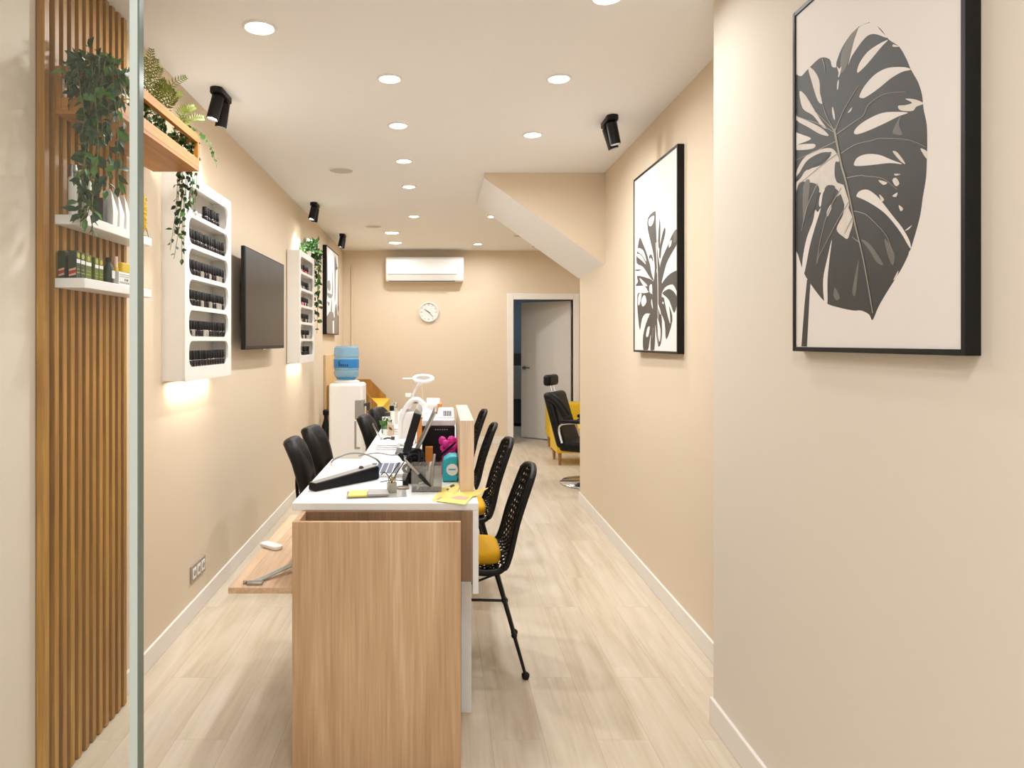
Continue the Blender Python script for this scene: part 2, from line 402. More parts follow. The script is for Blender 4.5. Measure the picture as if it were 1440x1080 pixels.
# ------------------------------------------------------------------ slatted panel, planter, shelves
t = thing('slat_panel', 'honey-coloured vertical wood slat panel standing on the left wall behind the glass', 'wall panel', (-1.22, 2.45, 0))
MB().box(-1.24, -1.229, 2.2, 2.752, 0, CEIL).build('backing', M_slatd, t)
MB().box(-1.232, -1.205, 2.173, 2.201, 0, CEIL).build('post', M_slat, t, bevel=.002)
for k in range(11):
    y = 2.245+.049*k
    MB().box(-1.229, -1.205, y-.0122, y+.0122, .004, CEIL).build('slat', M_slat, t, bevel=.0015)
bx0, bx1, by0, by1, bz0, bz1 = -1.204, -1.01, 2.235, 3.0, 2.115, 2.267
t = thing('planter_box', 'long honey wood planter with open rails holding the green plants', 'planter', (-1.1, 2.6, bz0))
MB().box(bx0, bx1, by0, by1, bz0, bz0+.012).build('base', M_plant, t)
def rails(z0, z1, nm):
    MB().box(bx1-.018, bx1, by0, by1, z0, z1).build(nm, M_plant, t, bevel=.0015)
    MB().box(bx0, bx0+.018, by0, by1, z0, z1).build(nm, M_plant, t, bevel=.0015)
    MB().box(bx0+.018, bx1-.018, by0, by0+.018, z0, z1).build(nm, M_plantx, t, bevel=.0015)
    MB().box(bx0+.018, bx1-.018, by1-.018, by1, z0, z1).build(nm, M_plantx, t, bevel=.0015)
rails(bz0+.012, bz0+.052, 'lower_rail'); rails(bz1-.034, bz1, 'upper_rail')
for (x, y) in ((bx0, by0), (bx1-.018, by0), (bx0, by1-.018), (bx1-.018, by1-.018)):
    MB().box(x, x+.018, y, y+.018, bz0+.052, bz1-.034).build('post', M_plant, t)
m = MB(); m.box(bx0+.02, bx1-.02, by0+.02, by1-.02, bz0+.013, bz0+.06); m.build('planting_moss', M_moss, t, bevel=.01)
SH = {}
for nm, zt, lab in (('upper', 1.798, 'upper white floating shelf holding white pouches, fixed to the wood slats'), ('lower', 1.599, 'lower white floating shelf holding green cartons, fixed to the wood slats')):
    MB().box(-1.204, -1.11, 2.228, 2.75, zt-.031, zt).build('floating_shelf', M_white, label=lab, cat='shelf', bevel=.002, group='white shelves on the slats')

# ---- plants
def leaf(mb, p, d, nrm, L, W, mi=0, fold=.18):
    p = Vector(p); d = Vector(d).normalized(); s = d.cross(Vector(nrm)); s = s.normalized() if s.length > 1e-4 else d.orthogonal().normalized(); n = s.cross(d)
    q = lambda u, v, h: p+d*(u*L)+s*(v*W)+n*(h*L)
    vs = [q(0,0,0), q(.25,.36,fold*.5), q(.55,.46,fold*.45), q(1,0,-.12), q(.55,-.46,fold*.45), q(.25,-.36,fold*.5), q(.3,0,0), q(.62,0,-.02)]
    mb.add(vs, [(0,6,1),(6,7,2,1),(7,3,2),(0,5,6),(6,5,4,7),(7,4,3)], mi)
def rv(a=1): return Vector((R.uniform(-a, a), R.uniform(-a, a), R.uniform(-a, a)))
def vine(fo, st, pts, step, L, W, jit=.012, mi=None, r=.0013):
    pth = smooth_open([Vector(p)+rv(jit) for p in pts], 5)
    st.tube(pth, r, 5)
    acc = 0
    for a, b in zip(pth, pth[1:]):
        acc += (b-a).length
        while acc > step:
            acc -= step
            d = (b-a).normalized()*.5+rv(1)+Vector((0, 0, -.35))
            leaf(fo, a+rv(.004), d, rv(1)+Vector((.4, -.8, .5)), L*R.uniform(.7, 1.2), W*R.uniform(.75, 1.2), R.choice((0, 0, 1)) if mi is None else mi)
t = thing('trailing_ivy', 'bushy dark green trailing ivy spilling over the near end of the wood planter', 'plant', (-1.08, 2.26, bz0+.06))
fo, st = MB(), MB()
for (x, y0, y1) in ((95,88,120),(104,84,150),(112,84,190),(118,84,322),(124,85,300),(131,85,330),(138,86,205),(146,84,215),(152,90,285),(160,85,270),(168,90,250),(175,95,200),(140,80,190),(126,80,180),(155,86,190),(147,84,170),(133,84,180),(120,230,310),(126,225,318),(114,235,300),(134,240,300)):
    Y = R.uniform(2.17, 2.222)
    root = (P(x, 110, 2.0)[0]*.5-.55, 2.27, bz0+.08)
    a = P(x+R.uniform(-5, 5), y0, Y+.03); n = 4
    pts = [(a[0], 2.275, bz0+.07)]+[a]+[P(x+R.uniform(-7, 7), y0+(y1-y0)*k/n, Y) for k in range(1, n+1)]
    vine(fo, st, pts, .022, .041, .024, .009)
for i in range(85):
    a = R.uniform(0, 2*PI); q = math.sqrt(R.random())
    c = P(134+40*q*math.cos(a), 100+34*q*math.sin(a), R.uniform(2.19, 2.33))
    leaf(fo, c, rv(1)+Vector((0, -.4, .2)), rv(1)+Vector((.3, -.8, .6)), R.uniform(.03, .05), R.uniform(.017, .028), R.choice((0, 0, 0, 1)))
fo.build('foliage', [M_leafA, M_leafB], t); st.build('stem', M_stem, t)
# greenery seen through the rails
t = thing('ground_cover_plant', 'low dark green leafy plants filling the inside of the planter between its rails', 'plant', (-1.1, 2.7, bz0+.06))
fo = MB()
for i in range(330):
    c = Vector((R.uniform(bx0+.03, bx1-.024), R.uniform(2.4, 2.96), bz0+.06+R.uniform(0, .075)))
    leaf(fo, c, rv(1)+Vector((.1, 0, .5)), rv(1)+Vector((.5, -.5, .5)), R.uniform(.02, .035), R.uniform(.012, .02), R.choice((0, 0, 1)))
fo.build('foliage', [M_leafA, M_leafB], t)
def frond(fo, st, pts, L, n=26, mi=0):
    pth = smooth_open(pts, 8); st.tube(pth, .0012, 5)
    N = len(pth)
    for k in range(3, N-1):
        for h in (0,):
            p = pth[k].lerp(pth[min(N-1, k+1)], h); d = (pth[min(N-1, k+1)]-pth[k-1]).normalized()
            u = (k+h)/N; l = L*max(.18, math.sin(PI*min(1, u*.9+.08))**.7)
            s = d.cross(Vector((.35, -1, .25))).normalized()
            for sg in (1, -1):
                leaf(fo, p, s*sg+d*.6, d.cross(s), l, .0052, mi, .05)
for (lab, base, tips) in (
    ('tallest yellow-green fern, with upright fronds, in the planter right of the glass edge', (-1.1, 2.66, bz0+.1), ((213,68,2.6),(226,95,2.66),(262,108,2.72),(203,80,2.6),(240,122,2.62),(190,105,2.6),(220,82,2.64),(208,100,2.7),(232,112,2.6))),
    ('spiky yellow-green fern with short fronds in the middle of the planter', (-1.09, 2.76, bz0+.1), ((230,112,2.76),(255,131,2.8),(222,118,2.7),(246,128,2.74),(215,130,2.7),(238,120,2.78),(250,140,2.72))),
    ('pale yellow-green fern leaning right, near the far end of the planter', (-1.07, 2.87, bz0+.1), ((274,150,2.92),(287,166,2.95),(265,172,2.86),(262,152,2.88)))):
    t = thing('fern', lab, 'plant', base, 'ferns in the planter'); fo, st = MB(), MB()
    for (x, y, Y) in tips:
        e = Vector(P(x, y, Y)); b = Vector(base); mid = b.lerp(e, .55)+Vector((0, 0, .035))
        frond(fo, st, [b, mid, e], .026)
    fo.build('foliage', [M_fern], t); st.build('stem', M_stem, t)
t = thing('trailing_sprig', 'thin arching sprig with round leaves reaching past the far end of the planter', 'plant', (-1.04, 2.95, bz0+.08)); fo, st = MB(), MB()
for pts in ([(-1.03,2.95,bz0+.1), P(272,182,3.0), P(288,192,3.05), P(298,212,3.07), P(306,236,3.08)], [(-1.05,2.94,bz0+.1), P(262,176,2.97), P(280,188,3.02), P(292,200,3.03)], [(-1.05,2.93,bz0+.1), P(262,182,2.97), P(273,195,3.02), P(284,203,3.03)]):
    vine(fo, st, pts, .016, .022, .017, .003, 1)
fo.build('foliage', [M_leafA, M_leafB], t); st.build('stem', M_stem, t)
t = thing('trailing_ivy', 'green ivy hanging below the far end of the planter beside the white rack', 'plant', (-1.1, 3.03, bz0+.08)); fo, st = MB(), MB()
for (x, xe, ye) in ((250,240,350),(256,246,365),(262,255,372),(268,262,300),(272,268,290),(276,276,285),(258,250,310),(264,258,340),(254,243,330),(262,266,300),(270,274,305)):
    vine(fo, st, [(P(x,210,3.0)[0], 2.97, bz0+.1), P(x, 205, 3.02), P(x, 250, 3.03), P((x+xe)/2+R.uniform(-5,5), (250+ye)/2, 3.035), P(xe, ye, 3.035)], .028, .03, .017, .005)
fo.build('foliage', [M_leafA, M_leafB], t); st.build('stem', M_stem, t)

# ---- things on the upper shelf
zt = 1.798
t = thing('spray_can', 'tall white cylinder with silvery cap at the near end of the upper shelf', 'bottle', (-1.178, 2.29, zt))
MB().lathe([(.014,0),(.0145,.01),(.0145,.125),(.013,.13)], (-1.178,2.29,zt), 16).build('body', M_whitep, t)
MB().lathe([(.0135,.13),(.0135,.165),(.0125,.17)], (-1.178,2.29,zt), 16).build('cap', M_steel, t)
def jar(x, y, r, h, lab, mb, mc, cat='jar', nm='jar', z=zt, gr=None):
    t = thing(nm, lab, cat, (x, y, z), gr)
    MB().lathe([(r*.96,0),(r,.004),(r,h*.72),(r*.8,h*.78)], (x,y,z), 16).build('body', mb, t)
    MB().lathe([(r*.82,h*.78),(r*.82,h*.99),(r*.75,h)], (x,y,z), 16).build('cap', mc, t)
jar(-1.145, 2.32, .014, .125, 'white bottle half hidden by ivy leaves on the upper shelf', M_whitep, M_whitep, 'bottle', 'bottle')
jar(-1.178, 2.37, .017, .11, 'pale bottle standing behind the ivy beside the white pouches, upper shelf', M_whitep, M_grey, 'bottle', 'bottle')
t = thing('carton', 'small carton with grey and green print left of the white pouches, upper shelf', 'box', (-1.14, 2.4, zt))
MB().box(-1.155, -1.128, 2.39, 2.42, zt, zt+.085).build('body', M_dgrey, t, bevel=.001)
MB().box(-1.153, -1.13, 2.3885, 2.39, zt+.005, zt+.03).build('label', M_olive, t)
for k, (y, lab) in enumerate(((2.452, 'nearest of the three white pointed pouches on the upper shelf'), (2.503, 'middle one of the three white pointed pouches on the upper shelf'), (2.556, 'farthest of the three white pointed pouches on the upper shelf'))):
    m = MB(); z0, z1 = zt, zt+.128; x0, x1 = -1.155, -1.116
    m.add([(x0,y-.017,z0),(x1,y-.017,z0),(x1,y+.017,z0),(x0,y+.017,z0),(x0,y-.019,z0+.05),(x1+.002,y-.019,z0+.05),(x1+.002,y+.019,z0+.05),(x0,y+.019,z0+.05),(x0+.008,y-.004,z1-.018),(x1-.01,y-.004,z1-.018),(x1-.01,y+.004,z1-.018),(x0+.008,y+.004,z1-.018),(x0+.012,y-.0012,z1),(x1-.016,y-.0012,z1),(x1-.016,y+.0012,z1),(x0+.012,y+.0012,z1)],
        [(3,2,1,0)]+[(a+b0, a+(b0+1) % 4, a+4+(b0+1) % 4, a+4+b0) for a in (0,4,8) for b0 in range(4)]+[(12,13,14,15)])
    m.build('pouch', M_whitep, label=lab, cat='pouch', group='white pouches on the upper shelf', bevel=.003)
t = thing('dried_flower', 'bumpy mustard-yellow upright flower head at the far end of the upper shelf', 'ornament', (-1.125, 2.7, zt))
m = MB(); m.lathe([(.006,.02),(.012,.03),(.0145,.07),(.0145,.12),(.011,.155),(.003,.168)], (-1.125,2.7,zt), 12)
for i in range(90):
    a = R.uniform(0, 2*PI); z = R.uniform(.03, .155); m.ball((-1.125+.0135*math.cos(a), 2.7+.0135*math.sin(a), zt+z), .0035, 5)
m.build('flower_head', M_tube, t)
m = MB(); m.tube([(-1.125,2.7,zt),(-1.125,2.7,zt+.025)], .003, 6); m.lathe([(.014,0),(.014,.004)], (-1.125,2.7,zt), 12); m.build('stem', M_stem, t)
m = MB()
for i in range(3): m.tube(smooth_open([(-1.125,2.7,zt+.03),(-1.12,2.72+.004*i,zt+.04-.008*i),(-1.118,2.738,zt+.002)],5), .0012, 5)
m.build('wire', M_stem, t)
# ---- things on the lower shelf
zt = 1.599
def carton(x0, x1, y0, y1, h, lab, band=True, bm=M_green, lbl=True):
    t = thing('carton', lab, 'box', ((x0+x1)/2, (y0+y1)/2, zt), 'green cartons on the lower shelf')
    MB().box(x0, x1, y0, y1, zt, zt+h).build('body', bm, t, bevel=.0008)
    e = .0006
    if lbl:
        MB().box(x1, x1+e, y0+.001, y1-.001, zt+h*.56, zt+h*.7).build('label', M_whitep, t)
        m = MB(); m.lathe([(.0085,0),(.0085,e)], (x1, (y0+y1)/2, zt+h*.84), 14, 0, (1,0,0)); m.build('emblem', M_lime, t)
        m = MB(); m.box(x1, x1+e, y0+.002, y1-.002, zt+h*.2, zt+h*.225); m.box(x1, x1+e, y0+.004, y1-.004, zt+h*.33, zt+h*.35); m.build('printed_line', M_lime, t)
    if band:
        xm = (x0+x1)/2; w_ = (x1-x0)*.42
        m = MB()
        for k, mi in ((0, 0), (1, 1), (2, 0)):
            m.hexa([(xm-w_, y0-e, zt+.006+k*.008), (xm+w_, y0-e, zt+.011+k*.008), (xm+w_, y0, zt+.011+k*.008), (xm-w_, y0, zt+.006+k*.008), (xm-w_, y0-e, zt+.012+k*.008), (xm+w_, y0-e, zt+.018+k*.008), (xm+w_, y0, zt+.018+k*.008), (xm-w_, y0, zt+.012+k*.008)], mi)
        m.build('emblem', [M_skinp, M_redp], t)
carton(-1.2, -1.178, 2.24, 2.28, .087, 'dark green carton at the slat side of the near end, lower shelf', True, lbl=False)
carton(-1.166, -1.14, 2.238, 2.262, .087, 'nearest dark green carton with white band at the shelf front corner', True)
carton(-1.166, -1.14, 2.266, 2.292, .085, 'second green carton from the near corner, touching the first, lower shelf', False, M_green)
carton(-1.166, -1.14, 2.297, 2.334, .083, 'widest green carton with white band, third along the lower shelf front', False, M_olive)
carton(-1.166, -1.14, 2.358, 2.383, .08, 'olive carton after the dark gap, fourth along the lower shelf front', False, M_olive)
carton(-1.166, -1.14, 2.388, 2.416, .08, 'olive carton beside the dark bottle, fifth along the lower shelf front', False, M_olive)
t = thing('bottle', 'dark green bottle with white label beside the yellow pack, lower shelf', 'bottle', (-1.14, 2.455, zt))
MB().lathe([(.015,0),(.0165,.004),(.0165,.055),(.008,.07),(.008,.074)], (-1.14,2.455,zt), 16).build('body', M_green, t)
MB().lathe([(.009,.074),(.009,.09)], (-1.14,2.455,zt), 12).build('cap', M_blackm, t)
m = MB(); m.box(-1.1245, -1.1225, 2.446, 2.466, zt+.018, zt+.045); m.build('label', M_whitep, t)
t = thing('yellow_pack', 'yellow and white pack with a pink-capped dropper leaning in it, lower shelf', 'package', (-1.145, 2.55, zt))
MB().box(-1.165, -1.122, 2.495, 2.6, zt, zt+.047).build('carton', M_whitep, t, bevel=.001)
MB().box(-1.162, -1.125, 2.53, 2.597, zt+.047, zt+.083).build('sleeve', M_tube, t, bevel=.004)
m = MB(); m.lathe([(.009,.047),(.009,.06),(.0075,.064)], (-1.14,2.508,zt), 12, 0); m.lathe([(.0075,.064),(.0075,.1)], (-1.14,2.508,zt), 12, 1); m.build('dropper', [M_tube, M_pinkcap], t)
m = MB()
for z in (.037, .03, .0105, .007): m.box(-1.122, -1.1215, 2.5, 2.585, zt+z, zt+z+.0012)
m.box(-1.122, -1.1215, 2.54, 2.546, zt+.016, zt+.024); m.box(-1.122, -1.1215, 2.551, 2.554, zt+.016, zt+.024); m.box(-1.122, -1.1215, 2.558, 2.568, zt+.016, zt+.024)
m.build('printed_line', M_dgrey, t)
t = thing('bottle', 'olive bottle at the far end of the lower shelf beside the glass edge', 'bottle', (-1.13, 2.68, zt))
MB().lathe([(.014,0),(.015,.004),(.015,.07),(.007,.082),(.007,.095)], (-1.13,2.68,zt), 16).build('body', M_olive, t)
MB().lathe([(.0085,.095),(.0085,.11)], (-1.13,2.68,zt), 12).build('cap', M_tube, t)

# ------------------------------------------------------------------ nail polish racks
RW, RD, RB, RT = .71, .105, 1.216, 2.167
def rack(x_front, y0, lab):
    t = thing('nail_polish_rack', lab, 'rack', (x_front, y0, RB), 'white wall racks')
    outer = [(0, 0), (RW, 0), (RW, RT-RB), (0, RT-RB)]
    outer = rrect(RW, RT-RB, .018, 4, RW/2, (RT-RB)/2)
    holes = [rrect(.605, .122, .048, 7, .355, 1.28+.143*k-RB+.061) for k in range(6)]
    vs, fs = plate(outer, holes, .012)
    m = MB(); m.add([(x_front-.012+v[2], y0+v[0], RB+v[1]) for v in vs], fs); m.build('front_panel', M_rack, t)
    xb = x_front-RD
    m = MB(); m.box(xb, xb+.008, y0, y0+RW, RB, RT); m.build('back_panel', M_rack, t)
    for a in (y0, y0+RW-.012): MB().box(xb+.008, x_front-.012, a, a+.012, RB+.004, RT-.004).build('side_panel', M_rack, t, bevel=.001)
    MB().box(xb+.008, x_front-.012, y0+.012, y0+RW-.012, RT-.016, RT-.004).build('top_panel', M_rack, t)
    for k in range(6): MB().box(xb+.008, x_front-.012, y0+.012, y0+RW-.012, 1.28+.143*k-.012, 1.28+.143*k).build('shelf', M_rack, t)
    return t
rack(-1.142, 3.2, 'large white rack of dark nail polish on the wall below the planter, before the television')
rack(-1.16, 5.926, 'white rack of mixed nail polish on the wall beyond the television')
def polish(kind):
    t = thing('nail_polish', 'x', 'nail polish', (0, 0, 0))
    bm = {'dark': M_polish, 'clear': M_glassj}.get(kind) or kind
    MB().lathe([(.0125,0),(.0145,.003),(.0145,.028),(.011,.034),(.0075,.036)], (0,0,0), 12).build('bottle', bm, t)
    MB().lathe([(.0125,.035),(.0132,.037),(.0125,.074),(.011,.076)], (0,0,0), 12).build('cap', M_blackm, t)
    return t
protos = {}
def put_polish(kind, loc, lab, gr):
    key = kind if isinstance(kind, str) else kind.name
    if key not in protos:
        protos[key] = polish(kind); o = protos[key]; o.location = loc; o['label'] = lab; o['group'] = gr; return
    dup(protos[key], loc, R.uniform(0, 6), lab, gr)
rown = ['bottom', 'fifth', 'fourth', 'third', 'second', 'top']
for k in range(6):
    z = 1.28+.143*k
    n = 14 if k < 5 else 5
    for i in range(n):
        y = 3.285+i*.0412 if k < 5 else 3.545+i*.047
        if k == 1 and i > 11: y += .01
        kind = 'clear' if (k in (2, 3) and i in (5, 8, 11, 12)) or (k == 1 and i in (2, 6, 7)) else 'dark'
        put_polish(kind, (-1.168+R.uniform(-.003, .003), y, z), 'black-capped nail polish, %s from the near end of the %s row, near white rack' % (ORDW[i], rown[k]), 'nail polish in the near rack')
    if k == 5:
        for i in range(5):
            y = 3.3+i*.047; h = (.034, .042, .03, .036, .03)[i]; x = -1.185
            tt = thing('cream_pot', 'cream pot with pale lid, %s from near end, top row of near rack' % ORDW[i], 'jar', (x, y, z), 'small pots in the near rack')
            MB().lathe([(.015,0),(.016,.003),(.016,h*.6)], (x,y,z), 14).build('body', M_glassj if i % 2 else M_toywood, tt)
            MB().lathe([(.0165,h*.6),(.0165,h*.97),(.015,h)], (x,y,z), 14).build('lid', M_whitep if i != 0 else M_pinkcap, tt)
    n = 10
    ks = {5: (2,2,'dark',1,1,0,'dark',1,0,1), 4: ('dark',)*3+('clear','dark','clear')+('dark',)*4, 3: ('dark','dark',0,0,1,'dark',3,'dark','dark',3), 2: ('dark','clear')*5, 1: ('clear','dark','clear','clear','dark','clear','clear','dark','clear','clear'), 0: ('dark',)*10}[k]
    for i in range(n):
        if k == 0 and i in (4, 8): continue
        kind = ks[i] if isinstance(ks[i], str) else M_pol[ks[i]]
        cw = 'black-capped' if isinstance(ks[i], str) else {'red': 'red', 'pink': 'pink', 'teal': 'teal', 'nude': 'nude', 'plum': 'plum'}[M_pol[ks[i]].name.split()[0]]
        put_polish(kind, (-1.2+R.uniform(-.006, .006), 6.01+i*.054, z), '%s nail polish, %s from the near end of the %s row, rack beyond television' % (cw, ORDW[i], rown[k]), 'nail polish in the far rack')
# plant on top of the far rack
t = thing('trailing_ivy', 'green trailing ivy on top of the far white rack, hanging down its far side', 'plant', (-1.2, 6.55, RT)); fo, st = MB(), MB()
m = MB(); m.lathe([(.035,0),(.045,.06),(.042,.06),(.04,.05)], (-1.215,6.55,RT), 16); m.build('pot', M_whitep, t)
for i in range(70):
    c = Vector((-1.2, 6.54, RT+.09))+Vector((R.uniform(-.05, .09), R.uniform(-.17, .13), R.uniform(-.05, .05)))
    leaf(fo, c, rv(1)+Vector((.3, 0, .3)), rv(1)+Vector((.4, -.7, .5)), R.uniform(.05, .08), R.uniform(.028, .04), R.choice((0, 1, 1)))
for (x, ye) in ((440,440),(444,452),(448,420),(437,400),(446,470),(442,430),(450,400),(436,380),(447,448)):
    vine(fo, st, [(-1.2,6.56,RT+.06), P(x, 352, 6.68), P(x+R.uniform(-3,3), (352+ye)/2, 6.69), P(x, ye, 6.69)], .034, .06, .034, .01, None, .002)
fo.build('foliage', [M_leafA, M_leafB], t); st.build('stem', M_stem, t)

# ------------------------------------------------------------------ television
t = thing('television', 'large flat black television on a wall bracket between the two white racks', 'television', (-1.17, 4.8, 1.349))
MB().box(-1.188, -1.162, 4.265, 5.345, 1.349, 1.976).build('body', M_blackm, t, bevel=.005)
MB().box(-1.162, -1.1605, 4.277, 5.333, 1.371, 1.965).build('screen', M_screen, t)
MB().box(-1.25, -1.188, 4.6, 5.0, 1.5, 1.8).build('bracket', M_blackm, t, bevel=.004)
MB().box(-1.21, -1.188, 4.4, 5.2, 1.4, 1.68).build('rear_housing', M_blackm, t, bevel=.01)
MB().box(-1.176, -1.164, 4.72, 4.8, 1.343, 1.35).build('sensor', M_grey, t)

# ------------------------------------------------------------------ framed prints
def picture(lab, xf, xw, y0, y1, z0, z1, nm='framed_print'):
    sgn = 1 if xf > 0 else -1
    t = thing(nm, lab, 'picture', (xf, (y0+y1)/2, z0), 'framed botanical prints')
    m = MB(); b = .012
    xa, xb_ = sorted((xf, xw))
    m.box(xa, xb_, y0, y0+b, z0, z1); m.box(xa, xb_, y1-b, y1, z0, z1); m.box(xa, xb_, y0+b, y1-b, z0, z0+b); m.box(xa, xb_, y0+b, y1-b, z1-b, z1)
    m.build('frame', M_black, t, bevel=.001)
    pf = xf+.004*sgn
    m = MB(); xa, xb_ = sorted((pf, xw)); m.box(xa, xb_, y0+b, y1-b, z0+b, z1-b)
    return t, m, pf, sgn
class Art:
    def __init__(s, mb, pf, sgn, y0, y1, z0, z1): s.k = 0; s.mb = mb; s.pf = pf; s.g = sgn; s.lim = (y0+.013, y1-.013, z0+.013, z1-.013)
    def p(s, x, y, lay):
        q = onX(x, y, s.pf); a, b, c, d = s.lim
        return (s.pf-s.g*(.00012*lay+.000003*s.k), min(b, max(a, q[1])), min(d, max(c, q[2])))
    def fill(s, pts, mi, lay, sm=4):
        s.k += 1
        if sm: pts = [(q.x, q.y) for q in smooth_closed([(a, b, 0) for a, b in pts], sm)]
        s.mb.poly([s.p(x, y, lay) for x, y in pts], mi)
    def line(s, pts, w, mi, lay):
        s.k += 1; q = smooth_open([(a, b, 0) for a, b in pts], 5); n = len(q)
        L_, R_ = [], []
        for i, p in enumerate(q):
            d = (q[min(n-1, i+1)]-q[max(0, i-1)]).normalized(); nn = Vector((-d.y, d.x, 0))*w*.5*(1-.6*i/n)
            L_.append(p+nn); R_.append(p-nn)
        for i in range(n-1):
            s.mb.poly([s.p(v.x, v.y, lay) for v in (L_[i], L_[i+1], R_[i+1], R_[i])], mi)
# large print on the near right wall
y0, y1, z0, z1 = 1.317, 1.96, 1.373, 2.302
t, m, pf, sg = picture('largest black-framed print, a single monstera leaf, on the near right wall', .975, 1.005, y0, y1, z0, z1)
A = Art(m, pf, sg, y0, y1, z0, z1)
def ca(l): return [(1110+a/4.5, 20+b/4.5) for a, b in l]
def cb(l): return [(1200+a/4.5, 20+b/4.5) for a, b in l]
def cc(l): return [(1110+a/4.5, 240+b/4.5) for a, b in l]
def cdd(l): return [(1200+a/4.5, 240+b/4.5) for a, b in l]
outl = ca([(20,475),(80,390),(140,325),(200,275),(255,285),(270,330),(295,335),(300,300),(330,220),(380,140),(440,80),(500,53)])+cb([(105,52),(170,90),(225,160),(290,205),(335,280),(365,350),(410,430),(435,510),(445,600),(465,700),(468,830),(465,950)])+cdd([(460,50),(440,170),(420,300),(368,482),(352,515),(345,540),(300,630),(215,765),(160,860),(122,945),(100,910),(50,885),(0,885)])+cc([(310,865),(225,830),(130,710),(90,640),(55,530),(20,380)])
A.fill(outl, 1, 1)
A.fill(cc([(112,690),(136,690),(128,800),(112,1140),(76,1140),(96,850)]), 1, 1, 0)
for h in (cb([(25,370),(40,310),(90,240),(160,190),(220,163),(180,205),(110,290),(60,345)]), cb([(40,515),(75,450),(140,380),(220,340),(320,335),(365,350),(310,365),(240,405),(160,470),(80,525),(50,530)]),
          cb([(5,745),(40,700),(120,650),(210,620),(345,622),(290,645),(200,690),(100,735),(25,760)]), cb([(5,945),(30,905),(90,885),(165,890),(240,920),(310,948),(230,942),(110,955),(20,960)]),
          cdd([(20,160),(40,130),(90,120),(150,160),(200,220),(250,285),(310,360),(355,440),(365,490),(350,475),(300,390),(230,300),(170,245),(90,195),(35,170)]),
          cc([(165,250),(150,320),(110,430),(85,560),(83,650),(98,640),(130,480),(160,370),(200,240),(180,262)]), cc([(270,435),(240,560),(215,690),(222,830),(242,835),(242,700),(255,560)]),
          ca([(20,752),(100,768),(137,790),(60,822),(20,832)]), cc([(225,120),(212,150),(200,225),(188,215),(195,160),(215,120)]),
          ca([(300,330),(312,365),(310,400),(322,380),(330,330),(318,345)])):
    A.fill(h, 0, 3)
for h in (ca([(120,335),(160,360),(190,420),(195,500),(212,565),(180,545),(140,420)]), ca([(65,490),(100,510),(150,590),(200,670),(237,722),(205,708),(150,640),(85,595)]), ca([(20,640),(100,668),(200,718),(250,768),(195,758),(120,715),(20,660)]),
          ca([(20,830),(155,820),(150,850),(60,860),(20,850)]), ca([(275,585),(285,620),(290,665),(280,660),(270,610)]), ca([(370,622),(398,588),(388,615)]), ca([(305,430),(314,415),(310,470),(302,475)]),
          ca([(220,850),(270,850),(300,880),(316,925),(300,950),(290,1010),(300,1060),(330,1075),(345,1085),(360,1130),(380,1200),(360,1230),(320,1130),(250,1080),(200,1130),(150,1090),(100,1060),(62,1070),(45,1120),(30,1080),(70,1040),(110,985),(200,955),(262,895),(240,872),(180,885),(110,930),(60,1010),(30,1030),(85,920),(150,870)]),
          cc([(355,205),(398,290),(400,340),(385,390),(370,430),(345,420),(300,370),(340,280)]), cc([(300,165),(330,100),(345,90),(340,130)]), cc([(243,290),(238,260),(262,215),(266,240)]),
          cb([(285,580),(330,575),(372,560),(330,535),(395,540),(445,565),(400,585),(375,612),(300,608)]), cb([(425,850),(468,870),(465,915)]), cb([(250,870),(280,875),(330,945),(300,930)]), cb([(255,190),(290,205),(250,205)]),
          cdd([(160,60),(215,75),(190,90)]), cdd([(248,60),(270,45),(292,80),(270,98)]), cdd([(248,160),(280,138),(272,165)]), cdd([(288,218),(316,240),(300,256)]), cdd([(328,378),(372,345),(350,372)]), cdd([(254,692),(285,632),(276,672)]), cdd([(165,150),(195,180),(180,195)]), cdd([(260,20),(300,22),(270,32)])):
    A.fill(h, 2, 2)
A.fill(ca([(440,85),(505,55),(540,60),(585,110),(620,150),(540,125),(480,150),(400,260),(375,320),(385,270),(410,170)]), 0, 2)
A.fill(ca([(380,140),(430,90),(440,80),(400,200),(370,310),(330,370),(330,250)]), 3, 2)
A.fill(ca([(95,965),(150,905),(255,872),(262,885),(200,935),(120,985)]), 1, 4)
A.fill(cb([(250,740),(300,640),(290,700),(310,760),(270,760)]), 3, 2); A.fill(cc([(170,580),(195,430),(200,360),(185,560)]), 3, 2); A.fill(cc([(280,790),(290,740),(320,800),(300,820)]), 3, 2); A.fill(cdd([(50,435),(110,470),(190,590),(150,580),(100,500)]), 3, 2); A.fill(cdd([(200,430),(260,520),(250,600),(215,520)]), 3, 2); A.fill(cc([(430,600),(440,580),(420,780),(400,760)]), 3, 2); A.fill(cc([(90,100),(130,60),(120,200),(90,330)]), 3, 5)
A.fill(cc([(300,60),(360,70),(350,0),(300,-60),(288,0)]), 1, 5)
A.fill(cc([(50,220),(110,90),(160,80),(190,110),(180,170),(150,260),(110,300),(60,300)]), 1, 3)
A.fill(cc([(210,190),(240,100),(290,100),(280,160),(250,210),(215,240)]), 1, 3)
A.line(ca([(285,725),(300,800),(330,950),(365,1080)])+cc([(420,350),(470,560),(530,900)]), 3.2, 4, 6)
